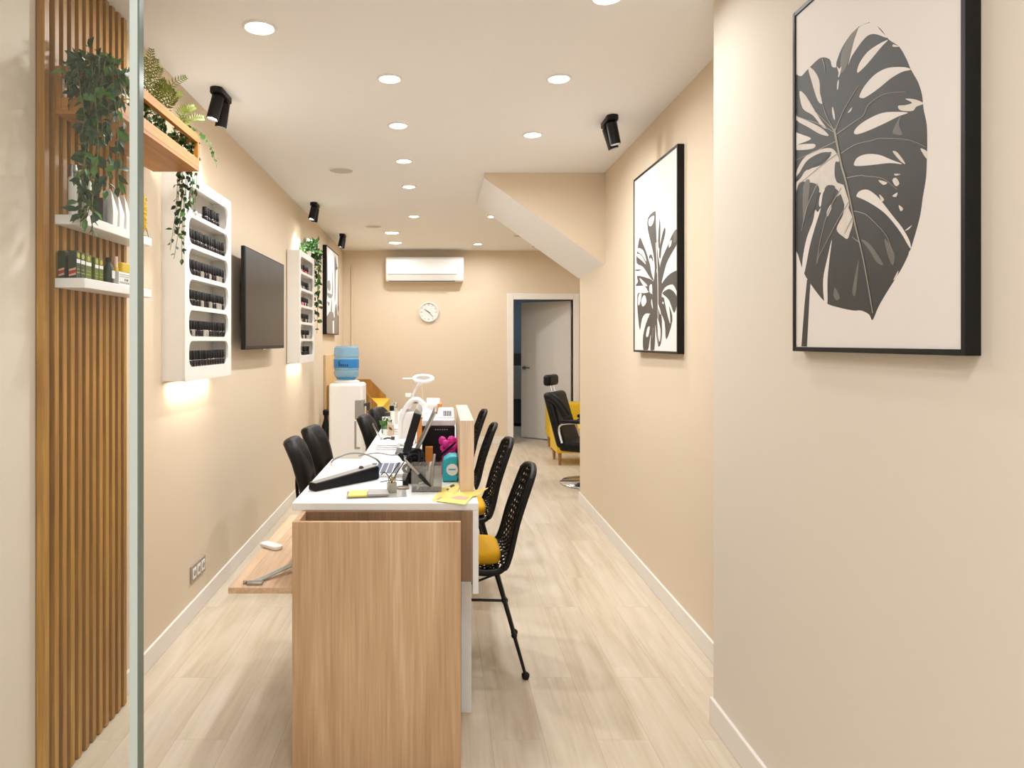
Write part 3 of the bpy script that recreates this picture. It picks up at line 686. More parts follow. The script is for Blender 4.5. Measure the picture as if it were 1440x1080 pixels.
for l in (ca([(285,745),(180,690),(100,665),(25,635)]), ca([(285,735),(235,640),(205,540)]), ca([(285,735),(160,610)]), ca([(290,740),(350,600),(440,450)]), ca([(300,760),(400,690),(470,640)])+cb([(100,570),(200,505),(330,490)]), ca([(330,880),(420,825),(520,800)])+cb([(180,785),(350,795),(460,840)]),
          ca([(295,805),(180,860),(30,930)]), ca([(310,880),(200,960),(60,1080)]), ca([(365,1035),(450,1020)])+cb([(80,1025),(190,1040),(280,1110)]), cc([(410,255),(470,270)])+cdd([(110,300),(210,410),(250,520)]), cc([(380,195),(300,330),(180,560)]), cc([(330,110),(240,280),(190,480)]), cc([(400,300),(350,400)]), cc([(440,450),(400,420)]), ca([(210,280),(225,330),(228,370)]), cc([(180,80),(110,240),(80,380)])):
    A.line(l, 1.3, 4, 6)
m.build('print', [M_paper, M_ink, mat('leaf highlight print', 0xDCD2C6, .55, var=.1, nscale=60), M_ink2, M_ink3], t)
# middle print on the far right wall
y0, y1, z0, z1 = 3.49, 4.277, 1.337, 2.37
t, m, pf, sg = picture('black-framed print of many split leaves on the far right wall, below the spotlight', 1.171, 1.208, y0, y1, z0, z1)
A = Art(m, pf, sg, y0, y1, z0, z1)
def ce(l): return [(880+a/4.9125, 280+b/4.9125) for a, b in l]
for h in ([(150,140),(170,105),(200,82),(208,100),(210,200),(215,300),(225,400),(237,480),(237,600),(195,600),(200,480),(190,380),(165,270),(150,200)], [(222,300),(234,130),(240,200),(235,340)], [(228,380),(250,250),(270,195),(273,240),(250,330),(240,410)],
          [(238,450),(290,320),(330,230),(356,215),(356,300),(320,370),(280,450),(240,595)], [(97,265),(120,310),(150,390),(192,550),(170,545),(120,470),(75,440),(80,350)], [(62,490),(90,485),(107,490),(80,498)], [(80,530),(150,545),(190,570),(203,645),(160,645),(130,600),(70,600),(84,570)],
          [(248,590),(290,530),(345,495),(358,515),(358,640),(325,590),(270,612),(240,670)], [(85,650),(130,650),(170,645),(205,700),(200,790),(140,790),(112,830),(97,905),(82,780),(80,700)], [(255,645),(300,620),(340,650),(356,700),(335,788),(300,700),(262,662)], [(245,680),(270,690),(305,750),(322,840),(280,972),(268,850),(235,760)],
          [(200,750),(240,765),(252,900),(242,1000),(222,1012),(208,900)], [(185,775),(150,830),(120,940),(122,1045),(152,1052),(170,950),(195,850)], [(182,850),(203,850),(198,1040),(170,1048)], [(160,395),(175,380),(185,400),(190,430),(165,420)], [(190,560),(245,560),(250,640),(240,780),(215,860),(190,860),(185,700)]):
    A.fill(ce(h), 1, 1, 3)
for h in ([(88,338),(118,352),(134,390),(142,432),(112,385),(82,362)], [(82,378),(110,392),(140,450),(112,425),(78,395)], [(165,412),(186,430),(193,545),(178,510)], [(106,700),(130,662),(143,710),(118,742)], [(150,890),(166,883),(156,946),(140,946)], [(220,715),(242,780),(236,795)], [(268,668),(298,735),(308,862),(286,790),(268,700)], [(218,822),(240,900),(236,985),(224,940)],
          [(160,140),(195,115),(190,160),(175,185),(160,180)], [(300,300),(318,282),(312,320),(298,335)], [(95,545),(130,575),(150,600),(120,595)], [(165,600),(180,590),(182,650),(165,640)], [(285,600),(320,610),(350,640),(320,625)], [(180,690),(188,760),(176,720)], [(258,708),(263,718),(258,726),(252,716)], [(218,470),(222,520),(214,500)], [(90,660),(110,655),(95,730),(85,720)], [(250,850),(262,940),(256,960)], [(215,280),(224,300),(222,345)]):
    A.fill(ce(h), 0, 2, 3)
A.fill(ce([(330,235),(354,220),(354,280),(330,300)]), 2, 3, 3); A.fill(ce([(185,890),(193,900),(188,960),(180,950)]), 2, 3, 3)
A.line(ce([(210,300),(222,600),(222,1060)]), 1.0, 0, 3)
m.build('print', [M_paper, mat('brown grey leaf print', 0x4A443D, .55, var=.2, nscale=14), M_ink2], t)
# left wall print
y0, y1, z0, z1 = 7.9, 8.85, 1.48, 2.474
t, m, pf, sg = picture('black-framed grey print of tall stalks on the left wall, above the water cooler', -1.245, -1.298, y0, y1, z0, z1)
A = Art(m, pf, sg, y0, y1, z0, z1)
def cf(l): return [(450+a/8.06, 340+b/8.06) for a, b in l]
A.fill(cf([(70,850),(110,790),(150,800),(160,870),(185,790),(215,850),(215,1050),(70,1050)]), 1, 1, 0)
for h in ([(133,290),(145,290),(150,560),(135,600)], [(165,180),(185,230),(195,300),(180,330),(175,640),(165,640)], [(80,470),(110,430),(125,520),(100,560)], [(85,580),(140,600),(130,640),(95,630)], [(80,680),(110,690),(100,730)], [(200,300),(205,740),(198,760)], [(120,800),(135,640),(135,1000),(120,1040)], [(165,800),(185,700),(200,900),(180,1000)], [(72,100),(84,240),(86,520),(76,640)]):
    A.fill(cf(h), 2, 2, 3)
A.fill(cf([(200,730),(215,720),(215,780),(200,780)]), 3, 3, 0)
A.fill(cf([(170,290),(200,285),(195,315),(172,315)]), 3, 3, 3)
A.fill(cf([(142,900),(158,890),(160,1040),(144,1040)]), 0, 3, 0)
m.build('print', [M_paper, M_taupep, mat('light grey print', 0x7E7C74, .55, var=.2), M_ink2], t)

# ------------------------------------------------------------------ wall outlet, clock, air conditioner
t = thing('wall_outlet', 'taupe triple wall socket low on the left wall', 'socket', (-1.25, 3.675, .18))
xw = XL(3.675)
MB().box(xw, xw+.009, 3.567, 3.784, .182, .266).build('plate', M_taupe, t, bevel=.002)
for k in range(3):
    yc = 3.61+k*.066
    s_ = MB().box(xw+.009, xw+.012, yc-.024, yc+.024, .197, .251).build('socket', M_whitep, t, bevel=.002)
    m = MB(); m.lathe([(.015,0),(.015,.0012)], (xw+.012, yc, .224), 14, 0, (1,0,0)); m.build('socket_face', M_taupe, s_)
cx, cz, cr_ = -.136, 1.798, .136
t = thing('wall_clock', 'round white wall clock on the back wall under the air conditioner', 'clock', (cx, YB-.03, cz-cr_))
m = MB(); m.lathe([(cr_,0),(cr_,.03),(cr_*.93,.036),(cr_*.9,.03),(cr_*.9,.018)], (cx,YB-.001,cz), 40, 0, (0,-1,0)); m.build('rim', M_whitep, t)
m = MB(); m.lathe([(cr_*.9,.016),(cr_*.9,.02)], (cx,YB-.001,cz), 40, 0, (0,-1,0))
yd = YB-.022
for k in range(12):
    a = 2*PI*k/12; d = Vector((math.sin(a), 0, math.cos(a))); s_ = Vector((math.cos(a), 0, -math.sin(a))); c = Vector((cx, yd, cz))
    l0, l1, w_ = (.095, .112, .0035) if k % 3 else (.085, .112, .005)
    m.poly([c+d*l0-s_*w_, c+d*l1-s_*w_, c+d*l1+s_*w_, c+d*l0+s_*w_], 1)
m.build('dial', [M_paper, M_grey], t)
for (dx, dz, w_) in ((-.062, .042, .0055), (.06, -.065, .004)):
    L_ = math.hypot(dx, dz); d = Vector((dx/L_, 0, dz/L_)); s_ = Vector((d.z, 0, -d.x)); c = Vector((cx, yd-.004, cz))
    m = MB(); m.hexa([c-d*.02-s_*w_, c+d*L_-s_*w_*.5, c+d*L_+s_*w_*.5, c-d*.02+s_*w_]+[q+Vector((0,-.0015,0)) for q in (c-d*.02-s_*w_, c+d*L_-s_*w_*.5, c+d*L_+s_*w_*.5, c-d*.02+s_*w_)]); m.build('hand', M_dgrey, t)
t = thing('air_conditioner', 'white wall air conditioner high on the back wall', 'air conditioner', (-.19, YB-.1, 2.2))
ax0, ax1, az0, az1 = -.712, .335, 2.205, 2.53; yf = YB-.21
m = MB(); m.prism([(YB, az1), (yf+.03, az1), (yf, az1-.03), (yf, az0+.09), (yf+.045, az0+.005), (YB, az0)], 'X', ax0, ax1); m.build('body', M_whitep, t, bevel=.01, seg=3)
MB().box(ax0+.012, ax1-.012, yf-.008, yf+.002, az0+.098, az1-.032).build('front_panel', M_white, t, bevel=.004)
m = MB(); m.hexa([(ax0+.05, yf+.002, az0+.08), (ax1-.14, yf+.002, az0+.08), (ax1-.14, yf+.012, az0+.08), (ax0+.05, yf+.012, az0+.08), (ax0+.05, yf-.005, az0+.085), (ax1-.14, yf-.005, az0+.085), (ax1-.14, yf+.0, az0+.092), (ax0+.05, yf+.0, az0+.092)])
m = MB(); m.hexa([(ax0+.05, yf+.036, az0+.008), (ax1-.14, yf+.036, az0+.008), (ax1-.14, yf+.048, az0+.012), (ax0+.05, yf+.048, az0+.012), (ax0+.05, yf-.004, az0+.08), (ax1-.14, yf-.004, az0+.08), (ax1-.14, yf+.008, az0+.084), (ax0+.05, yf+.008, az0+.084)]); m.build('louvre_flap', M_whitep, t, bevel=.002)
MB().box(ax0+.03, ax1-.1, yf-.003, yf+.01, az0+.087, az0+.093).build('panel_shadow_line', M_grey, t)  # grey strip drawn in as the shadow line below the front panel
MB().box(ax0+.04, ax1-.12, yf+.03, yf+.06, az0-.001, az0+.006).build('outlet_slot', M_dgrey, t)

# ------------------------------------------------------------------ ceiling lights, spotlights, speakers
def area(name, loc, size, power, col, rot=(0, 0, 0), spread=PI):
    l = bpy.data.lights.new(name, 'AREA'); l.shape = 'DISK'; l.size = size; l.energy = power; l.color = col; l.spread = spread
    o = bpy.data.objects.new(name, l); C.objects.link(o); o.location = loc; o.rotation_euler = rot; return o
WARM = (.965, .995, 1.04)
DL = 7.4
def downlight(px, py, d, lab, gr='round recessed ceiling lights', pw=1.0):
    Y = (CEIL-HC)*F/(VY-py); X = (px-VX)*Y/F
    t = thing('downlight', lab, 'ceiling light', (X, Y, CEIL), gr)
    r = d/2
    m = MB(); m.lathe([(r, 0), (r, .004), (r*.97, .007), (r*.84, .007), (r*.80, .003)], (X, Y, CEIL), 32, 0, (0, 0, -1)); m.build('trim_ring', M_whitep, t)
    m = MB(); m.lathe([(r*.83, .001), (r*.8, .0045)], (X, Y, CEIL), 28, 0, (0, 0, -1)); m.build('diffuser', M_lamp, t)
    o = area('downlight_lamp', (0, 0, -.012), d*.8, DL*pw, WARM, spread=math.radians(172)); o.parent = t
for k, (x, y) in enumerate(((548,110),(560,176),(568,226),(575,262),(582,304))):
    downlight(x, y, .118, 'round ceiling light, %s from the front in the middle row' % ORDW[k])
downlight(365, 38, .135, 'large round ceiling light nearest the left wall, above the planter')
downlight(854, -5, .12, 'round ceiling light cut by the top edge of the photo', pw=.45)
downlight(786, 110, .118, 'round ceiling light nearest the right wall spotlight, on its near side', pw=.45)
downlight(749, 189, .118, 'round ceiling light just in front of the sloping stair soffit')
downlight(693, 304, .118, 'round ceiling light beside the high end of the sloping stair soffit')
downlight(672, 343, .118, 'round ceiling light closest to the back wall, right of the air conditioner')
downlight(551, 327, .19, 'wide ceiling light, nearer of the two in front of the air conditioner')
downlight(556, 341, .19, 'wide ceiling light, farther of the two in front of the air conditioner')
for (px, py, d, lab) in ((480,239,.185,'round ceiling speaker left of the middle light row, nearest to the camera'), (525,318,.19,'round ceiling speaker near the two wide lights'), (732,331,.19,'round ceiling speaker partly hidden behind the stair soffit edge'), (757,346,.2,'small round ceiling grille farthest right, behind the stair soffit')):
    Y = (CEIL-HC)*F/(VY-py); X = (px-VX)*Y/F
    t = thing('ceiling_speaker', lab, 'speaker', (X, Y, CEIL), 'round ceiling speakers')
    m = MB(); m.lathe([(d/2, 0), (d/2, .004), (d*.46, .008), (d*.44, .004)], (X,Y,CEIL), 32, 0, (0,0,-1)); m.build('rim', M_ceil, t)
    m = MB(); m.lathe([(d*.45, .0035), (d*.44, .0065), (.0001, .0075)], (X,Y,CEIL), 32, 0, (0,0,-1)); m.build('grille', mat('pale grey grille', 0xC9BFB2, .7, var=.05, nscale=200), t)
def spotlight(X, Y, lab, aim, rz=0, power=40):
    t = thing('ceiling_spotlight', lab, 'spotlight', (X, Y, CEIL), 'black twin spotlights')
    m = MB(); o = rrect(.062, .205, .03, 6, X, Y)
    m.prism(o, 'Z', CEIL-.026, CEIL); m.build('base_plate', M_blackm, t, bevel=.002)
    for k, (dy, av) in enumerate(((-.048, aim[0]), (.048, aim[1]))):
        d = Vector(av).normalized(); p = Vector((X, Y+dy, CEIL-.04)); c0 = p-d*.012; c1 = p+d*.115
        m = MB(); m.cyl((X, Y+dy, CEIL-.026), p, .012, 12); m.lathe([(.018,0),(.0295,.008),(.0295,.127),(.026,.127),(.026,.115)], c0, 24, 0, d)
        hd = m.build('lamp_head', M_blackm, t)
        m = MB(); m.lathe([(.0255,.113),(.0255,.117)], c0, 20, 0, d); m.build('lens', M_spot, hd)
        l = bpy.data.lights.new('spot_lamp', 'SPOT'); l.energy = power; l.color = WARM; l.spot_size = math.radians(78); l.spot_blend = .75; l.shadow_soft_size = .022
        lo = bpy.data.objects.new('spot_lamp', l); C.objects.link(lo); lo.location = c0+d*.13-Vector((X, Y, CEIL)); lo.rotation_euler = d.to_track_quat('-Z', 'Y').to_euler(); lo.parent = t
SP = 11
spotlight(-1.087, 3.55, 'black twin ceiling spotlight nearest the camera on the left, above the white rack', ((-.22,-.12,-1), (-.18,.12,-1)), power=SP)
spotlight(-1.117, 6.42, 'black twin ceiling spotlight on the left between television and far rack', ((-.2,-.15,-1), (-.16,.1,-1)), power=SP)
spotlight(-1.116, 8.27, 'black twin ceiling spotlight farthest back on the left, above the grey print', ((-.2,-.1,-1), (-.16,.1,-1)), power=SP)
spotlight(.954, 3.974, 'black twin ceiling spotlight on the right, aimed at the print below it', ((.2,.02,-1), (.34,.08,-1)), power=SP)

# ------------------------------------------------------------------ back corner: booth bench, water cooler
t = thing('booth_bench', 'golden wood booth bench with sloping sides behind the water cooler', 'bench', (-1.0, 8.6, 0))
prof = [(XL(8)+.035, 0), (-.70, 0), (-.69, .69), (-.90, .905), (XL(8)+.035, .905)]
for yy in (8.0, 9.3):
    m = MB(); m.prism(prof, 'Y', yy, yy+.03); m.build('side_panel', M_booth, t, bevel=.002)
m = MB(); wallquad(m, XL(7.97)+.002, 7.97, XL(9.36)+.002, 9.36, .028, 0, 1.245); m.build('back_panel', M_boothp, t, bevel=.002)
MB().box(-1.24, -.64, 8.03, 9.3, .58, .66).build('counter', M_ypaint, t, bevel=.01)
MB().box(-.68, -.63, 8.3, 9.2, .1, .58).build('front_panel', M_ypaint, t, bevel=.004)
t = thing('canister', 'slim black canister standing on the floor at the left wall beside the booth', 'canister', (-1.235, 7.78, 0))
cxn, cyn = -1.225, 7.72
MB().lathe([(.04,0),(.045,.02),(.045,.48),(.02,.56),(.02,.6)], (cxn,cyn,0), 18).build('body', M_blackm, t)
MB().lathe([(.03,.6),(.034,.61),(.034,.645),(.02,.66)], (cxn,cyn,0), 14).build('cap', M_rubber, t)
wx0, wx1, wy0, wy1 = -1.085, -.745, 7.0, 7.32
t = thing('water_cooler', 'tall white floor-standing water cooler near the left wall', 'water cooler', (-.91, 7.16, 0))
m = MB(); m.box(wx0, wx1, wy0, wy1, 0, .985); m.build('body', M_white, t, bevel=.03, seg=4)
MB().lathe([(.12,.98),(.13,1.0),(.1,1.015)], (-.925,7.16,0), 24).build('collar', M_white, t)
m = MB(); m.box(wx1-.09, wx1+.002, wy0-.004, wy0+.2, .62, .83); m.build('tap_recess', M_grey, t, bevel=.02, seg=3)
for y in (7.06, 7.14):
    m = MB(); m.cyl((wx1-.01, y, .77), (wx1+.05, y, .77), .012, 10); m.box(wx1+.03, wx1+.055, y-.012, y+.012, .715, .79); m.build('tap', M_dgrey, t, bevel=.003)
MB().box(wx1-.02, wx1+.055, 7.01, 7.2, .645, .668).build('drip_tray', M_pinkcap, t, bevel=.004)
m = MB(); m.box(wx1-.085, wx1-.065, wy0-.004, wy0, .36, .615); m.box(wx1-.085, wx1-.03, wy0-.004, wy0, .34, .36); m.build('cup_holder', M_grey, t, bevel=.002)
bxc, byc, bzc = -.93, 7.16, 1.0
t = thing('water_bottle', 'large blue water bottle upside down on the white water cooler', 'bottle', (bxc, byc, bzc))
pr = [(.035,-.02),(.05,.0),(.075,.02),(.118,.05),(.126,.075),(.126,.1),(.121,.105),(.121,.118),(.126,.123),(.126,.225),(.121,.23),(.121,.245),(.126,.25),(.126,.3),(.12,.335),(.1,.352),(.0001,.35)]
MB().lathe(pr, (bxc,byc,bzc), 32).build('shell', M_water, t)
MB().lathe([(.055,-.005),(.09,.02),(.112,.042),(.1,.03),(.06,.0)], (bxc,byc,bzc), 28).build('neck_band', M_waterr, t)
m = MB(); m.lathe([(.1268,.135),(.1275,.14),(.1275,.215),(.1268,.22)], (bxc,byc,bzc), 32, 0)
lb = m.build('label', M_blue, t)
m = MB()
for k in range(-2, 3):
    a = -PI/2+k*.16-.12; m.box(bxc+.129*math.cos(a)-.006, bxc+.129*math.cos(a)+.006, byc+.129*math.sin(a)-.001, byc+.129*math.sin(a)+.001, bzc+.15, bzc+.2 if k == -2 else bzc+.175)
m.build('printed_mark', M_navy, lb)

# ------------------------------------------------------------------ reception desk
t = thing('reception_desk', 'white-topped oak reception desk with fold-down side flap, nearest the camera', 'desk', (-.1923, 2.7968, 0))  # both desks and items on them: coordinates scaled about the camera, then baked in
MB().box(-.5157, .1398, 2.497, 3.4348, .8057, .8319).build('tabletop', M_white, t, bevel=.002)
MB().box(-.4807, .0725, 2.331, 2.3484, 0, .8074).build('end_panel', M_oak, t, bevel=.0012)
MB().box(-.4807, -.4632, 2.3484, 3.3649, .5872, .8057).build('side_board', M_oak, t, bevel=.001)
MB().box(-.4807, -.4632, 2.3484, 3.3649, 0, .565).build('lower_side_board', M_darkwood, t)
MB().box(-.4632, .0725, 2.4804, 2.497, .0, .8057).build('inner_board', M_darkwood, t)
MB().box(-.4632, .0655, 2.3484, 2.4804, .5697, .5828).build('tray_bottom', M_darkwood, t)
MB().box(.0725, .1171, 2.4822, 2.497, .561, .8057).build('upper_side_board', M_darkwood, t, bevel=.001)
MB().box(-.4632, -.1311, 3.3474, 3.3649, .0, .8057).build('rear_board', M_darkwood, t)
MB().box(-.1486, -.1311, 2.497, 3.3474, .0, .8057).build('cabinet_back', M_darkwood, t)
MB().box(.1189, .1398, 2.497, 2.539, .5129, .8057).build('apron', M_white, t, bevel=.001)
MB().box(.084, .123, 2.68, 2.72, 0, .8057).build('leg', M_white, t, bevel=.001)
fl = MB().box(-.6966, -.4816, 2.3511, 3.3387, .5655, .5854).build('flap_door', M_oakY, t, bevel=.001)
m = MB(); a = Vector((-.6205, 2.3948, .5881)); b = Vector((-.4894, 2.5521, .6134)); d = (b-a); s_ = Vector((d.y, -d.x, 0)).normalized()*.012
m.hexa([a-s_, b-s_, b+s_, a+s_]+[q+Vector((0,0,.0026)) for q in (a-s_, b-s_, b+s_, a+s_)]); m.build('stay', mat('frosted steel', 0xA9B0A8, .35, metal=.6, var=.05), fl)
m = MB(); m.box(-.6424, -.59, 2.3729, 2.3991, .5854, .5942); m.lathe([(.007,0),(.007,.0105)], (-.6511,2.3904,.5854), 10); m.build('hinge', M_steel, fl, bevel=.002)
m = MB(); m.box(-.5025, -.4851, 2.5521, 2.5783, .5854, .6134); m.build('hinge', M_steel, fl, bevel=.002)
m = MB(); m.prism(rrect(.0454, .1049, .0175, 4, 0, 0), 'Z', 0, .0157); m.xform(Matrix.Translation((-.6599, 2.8055, .5859)) @ Matrix.Rotation(.9, 4, 'Z'))
m.build('remote_control', M_whitep, label='small white remote control lying on the fold-down wooden flap', cat='remote control', bevel=.005, seg=3)
DT = .832
# second desk run
t = thing('manicure_table', 'long white manicure table behind the reception desk, carrying lamps and towels', 'table', (-.1224, 4.5448, 0))
MB().box(-.3758, .1136, 3.4436, 5.7684, .8057, DT).build('tabletop', M_white, t, bevel=.002)
for x1, y in ((.0524, 4.385), (-.1, 5.585)): MB().box(-.3146, x1, y, y+.0219, 0, .8057).build('leg_panel', M_white, t, bevel=.001)

# ---- things on the reception desk
t = thing('desk_device', 'long low black device with a thin grey top lying across the desk corner', 'device', (-.3583, 2.7968, DT))
a = Vector((-.465, 2.6832, 0)); b = Vector((-.2473, 2.9279, 0)); d = (b-a).normalized(); nrm = Vector((-d.y, d.x, 0))*.054
z0, z1, z2 = DT+.0009, DT+.0297, DT+.0542
up = lambda p, z: Vector((p.x, p.y, z))
m = MB(); m.hexa([up(a,z0), up(b,z0), up(b+nrm,z0), up(a+nrm*.8,z0), up(a,z1), up(b,z2), up(b+nrm,z2), up(a+nrm*.8,z1)]); m.build('body', mat('dark grey device plastic', 0x0D0D10, .45, var=.1, spec=.25), t, bevel=.004)
m = MB(); e = Vector((0,0,.0026)); q4 = [up(a+nrm*.08+d*.004,z1), up(b+nrm*.08-d*.004,z2), up(b+nrm*.92-d*.004,z2), up(a+nrm*.72+d*.004,z1)]
m.hexa(q4+[q+e for q in q4]); m.build('top_plate', M_grey, t, bevel=.001)
m = MB(); m.ball(b.lerp(a, .22)+nrm*.5+Vector((0,0,z2-.0017)), .0105, 10); m.build('knob', M_dgrey, t)
m = MB(); q4 = [up(b+d*.0005,z0+.002), up(b+nrm+d*.0005,z0+.002), up(b+nrm+d*.003,z0+.002), up(b+d*.003,z0+.002)]; q5 = [Vector((q.x,q.y,z2-.0035)) for q in q4]
m.hexa(q4+q5); m.build('end_cap', mat('blue plastic', 0x3A5488, .4, var=.05), t)
def cable(pts, r, lab, ma=M_grey): 
    m = MB(); m.tube(smooth_open(pts, 8), r, 8); m.build('cable', ma, label=lab, cat='cable', group='grey cables on the desks')
cable([onZ(466,650,DT+.0052), P(472,645,3.1464), P(490,638,3.1901), P(510,638,3.2338), P(528,645,3.1464), onZ(535,652,DT+.022)], .0044, 'grey cable arching over the left edge of the reception desk')
cable([onZ(505,641,DT+.0297), onZ(530,637,DT+.0297), onZ(552,640,DT+.0297), onZ(566,636,DT+.0297)], .0035, 'grey cable lying behind the laptop toward the black monitor')
# laptop: hinge along Y at X=-.16
t = thing('laptop', 'open silver laptop on the reception desk, its lid leaning to the right', 'laptop', (-.2447, 3.059, DT))
MB().box(-.335, -.1398, 2.97, 3.245, DT+.0009, DT+.014).build('base', M_whitep, t, bevel=.003)
m = MB()
for i in range(5):
    for j in range(12): m.box(-.3+i*.0262, -.3+i*.0262+.0219, 2.985+j*.0205, 2.985+j*.0205+.0175, DT+.014, DT+.0162)
m.build('keyboard', mat('slate blue keys', 0x4A5068, .5, var=.1), t)
a = Vector((-.1381, 0, DT+.0175)); b = Vector((-.0157, 0, 1.108)); nn = Vector((b.z-a.z, 0, -(b.x-a.x))).normalized()*.009
m = MB(); m.hexa([(q.x, y, q.z) for y in (2.97,) for q in (a, b, b+nn, a+nn)]+[(q.x, 3.245, q.z) for q in (a, b, b+nn, a+nn)]); m.build('lid', M_steel, t, bevel=.002)
a2, b2 = a.lerp(b, .05)-nn*.12, a.lerp(b, .96)-nn*.12
m = MB(); m.hexa([(q.x, 2.98, q.z) for q in (a2, b2, b2+nn*.15, a2+nn*.15)]+[(q.x, 3.235, q.z) for q in (a2, b2, b2+nn*.15, a2+nn*.15)]); m.build('screen', M_screen, t)
# black slab monitor
t = thing('monitor', 'slim black monitor leaning on a foot, seen side-on left of the laptop lid', 'monitor', (-.1748, 3.496, DT))
a = Vector((-.1792, 0, DT+.0262)); b = Vector((-.1224, 0, 1.05)); nn = Vector((.0385, 0, -.0105))
m = MB(); m.hexa([(q.x, 3.4698, q.z) for q in (a, b, b+nn, a+nn)]+[(q.x, 3.7757, q.z) for q in (a, b, b+nn, a+nn)]); m.build('panel', M_black, t, bevel=.004)
m = MB(); bb = b+Vector((0,0,.0009)); m.hexa([(q.x, 3.4715, q.z) for q in (bb, bb+Vector((.0105,0,.0219)), bb+nn+Vector((-.0087,0,.0192)), bb+nn)]+[(q.x, 3.7739, q.z) for q in (bb, bb+Vector((.0105,0,.0219)), bb+nn+Vector((-.0087,0,.0192)), bb+nn)]); m.build('top_edge', M_grey, t, bevel=.003)
MB().box(-.2185, -.1049, 3.5397, 3.7145, DT, DT+.0122).build('foot', M_black, t, bevel=.004)
MB().box(-.1748, -.1486, 3.6009, 3.6533, DT+.0105, DT+.0524).build('neck', M_black, t)
# black printer-like box
t = thing('label_printer', 'black box-shaped printer with white top behind the wooden divider', 'printer', (0, 3.3413, DT))
MB().box(-.0769, .0743, 3.2539, 3.4986, DT, 1.0111).build('body', M_black, t, bevel=.005)
MB().box(-.0769, .0743, 3.2539, 3.4986, 1.0119, 1.0417).build('top_cover', M_whitep, t, bevel=.006)
m = MB()
for k in range(6): m.box(-.0175+k*.0105, -.0114+k*.0105, 3.2521, 3.2539, .9936, .9988)
m.build('indicator', M_grey, t)
t = thing('card_sign', 'small white sign with dark bars standing on top of the black printer', 'sign', (.0699, 3.4112, 1.0417))
m = MB(); m.hexa([(.0262,3.3413,1.0417),(.1136,3.3413,1.0417),(.1136,3.3762,1.0417),(.0262,3.3762,1.0417),(.0262,3.3570,1.0766),(.1136,3.3570,1.0766),(.1136,3.3605,1.0766),(.0262,3.3605,1.0766)]) ; m = MB()
m.hexa([(-.0087,3.3238,1.0425),(.0743,3.3238,1.0425),(.0743,3.4636,1.0425),(-.0087,3.4636,1.0425),(.0,3.3588,1.081),(.0699,3.3588,1.081),(.0699,3.4374,1.081),(.0,3.4374,1.081)]); m.build('body', M_whitep, t, bevel=.003)
m = MB()
for k in range(5):
    x = .0219+k*.0079; m.hexa([(x,3.3295,1.0495),(x+.0052,3.3295,1.0495),(x+.0052,3.3308,1.0495),(x,3.3308,1.0495),(x,3.3487,1.0731),(x+.0052,3.3487,1.0731),(x+.0052,3.3500,1.0731),(x,3.3500,1.0731)])
m.build('printed_bar', M_dgrey, t)
# wooden divider
m = MB(); m.box(.08, .1328, 2.6744, 3.3212, DT+.0017, 1.1028); m.build('wood_divider', M_ash, label='pale wooden block divider standing upright on the right edge of the desk', cat='divider', bevel=.0015)
# leaflets
def leaflet(pts, z, lab, marks=()):
    t = thing('leaflet', lab, 'leaflet', onZ(*pts[0], z), 'yellow leaflets on the desk')
    p = [Vector(onZ(x, y, z)) for x, y in pts]; m = MB(); n = len(p)
    m.add(p+[q+Vector((0,0,.0007)) for q in p], [list(range(n))[::-1], list(range(n, 2*n))]+[(i,(i+1)%n,n+(i+1)%n,n+i) for i in range(n)]); m.build('sheet', M_ypaper, t)
    for pp, ma in marks:
        m = MB(); m.poly([Vector(onZ(x, y, z+.0009)) for x, y in pp]); m.build('printed_mark', ma, t)
leaflet([(606.5,704),(622,686),(641,681),(646,690),(628,700),(614,705)], DT+.0005, 'yellow leaflet furthest left under the clear organizer corner', [([(613,702),(620,698),(622,700),(615,704)], M_skinp)])
leaflet([(624,688),(640,678.5),(647,686),(636,694)], DT+.0014, 'yellow leaflet with dark print tucked beside the teal box', [([(632,683),(638,681),(640,683),(634,686)], M_dgrey), ([(627,688),(630,686.5),(632,688),(629,690)], M_dgrey)])
leaflet([(625,700),(655,688),(672,691),(654,709.5),(612,705)], DT+.0023, 'front yellow leaflet with pinkish print, overhanging the desk front corner', [([(633,700),(645,697),(660,699),(655,703.5),(640,702)], M_skinp)])
leaflet([(652,692),(687,686),(672,697),(656,700)], DT+.0032, 'yellow leaflet jutting past the right desk edge beside the divider foot', [])
# teal box and friends
t = thing('teal_box', 'teal gift box with round white label beside the wooden divider', 'box', (.0437, 2.8842, DT))
m = MB(); m.prism([(.0149, DT+.0035), (.0752, DT+.0035), (.0752, DT+.1031), (.0437, DT+.1031), (.021, DT+.0874), (.0149, DT+.0655)], 'Y', 2.8667, 2.9716); m.build('body', M_teal, t, bevel=.004)
m = MB(); m.lathe([(.0236,0),(.0236,.001)], (.0542,2.8663,DT+.0507), 24, 0, (0,-1,0)); lb = m.build('label', M_whitep, t)
m = MB(); m.box(.0393, .0682, 2.8645, 2.8653, DT+.0489, DT+.0542); m.build('printed_line', M_teal, lb)
m = MB()
for i in range(26): m.ball((.0393+R.uniform(-.0262, .0306), 3.059+R.uniform(-.0262, .0262), DT+.1136+R.uniform(-.0262, .0306)), R.uniform(.012, .022), 5)
m.box(.0131, .0699, 3.024, 3.094, DT, DT+.1049)
m.build('pink_pouch', M_pink, label='bright pink crumpled pouch behind the teal box', cat='pouch', angle=12)
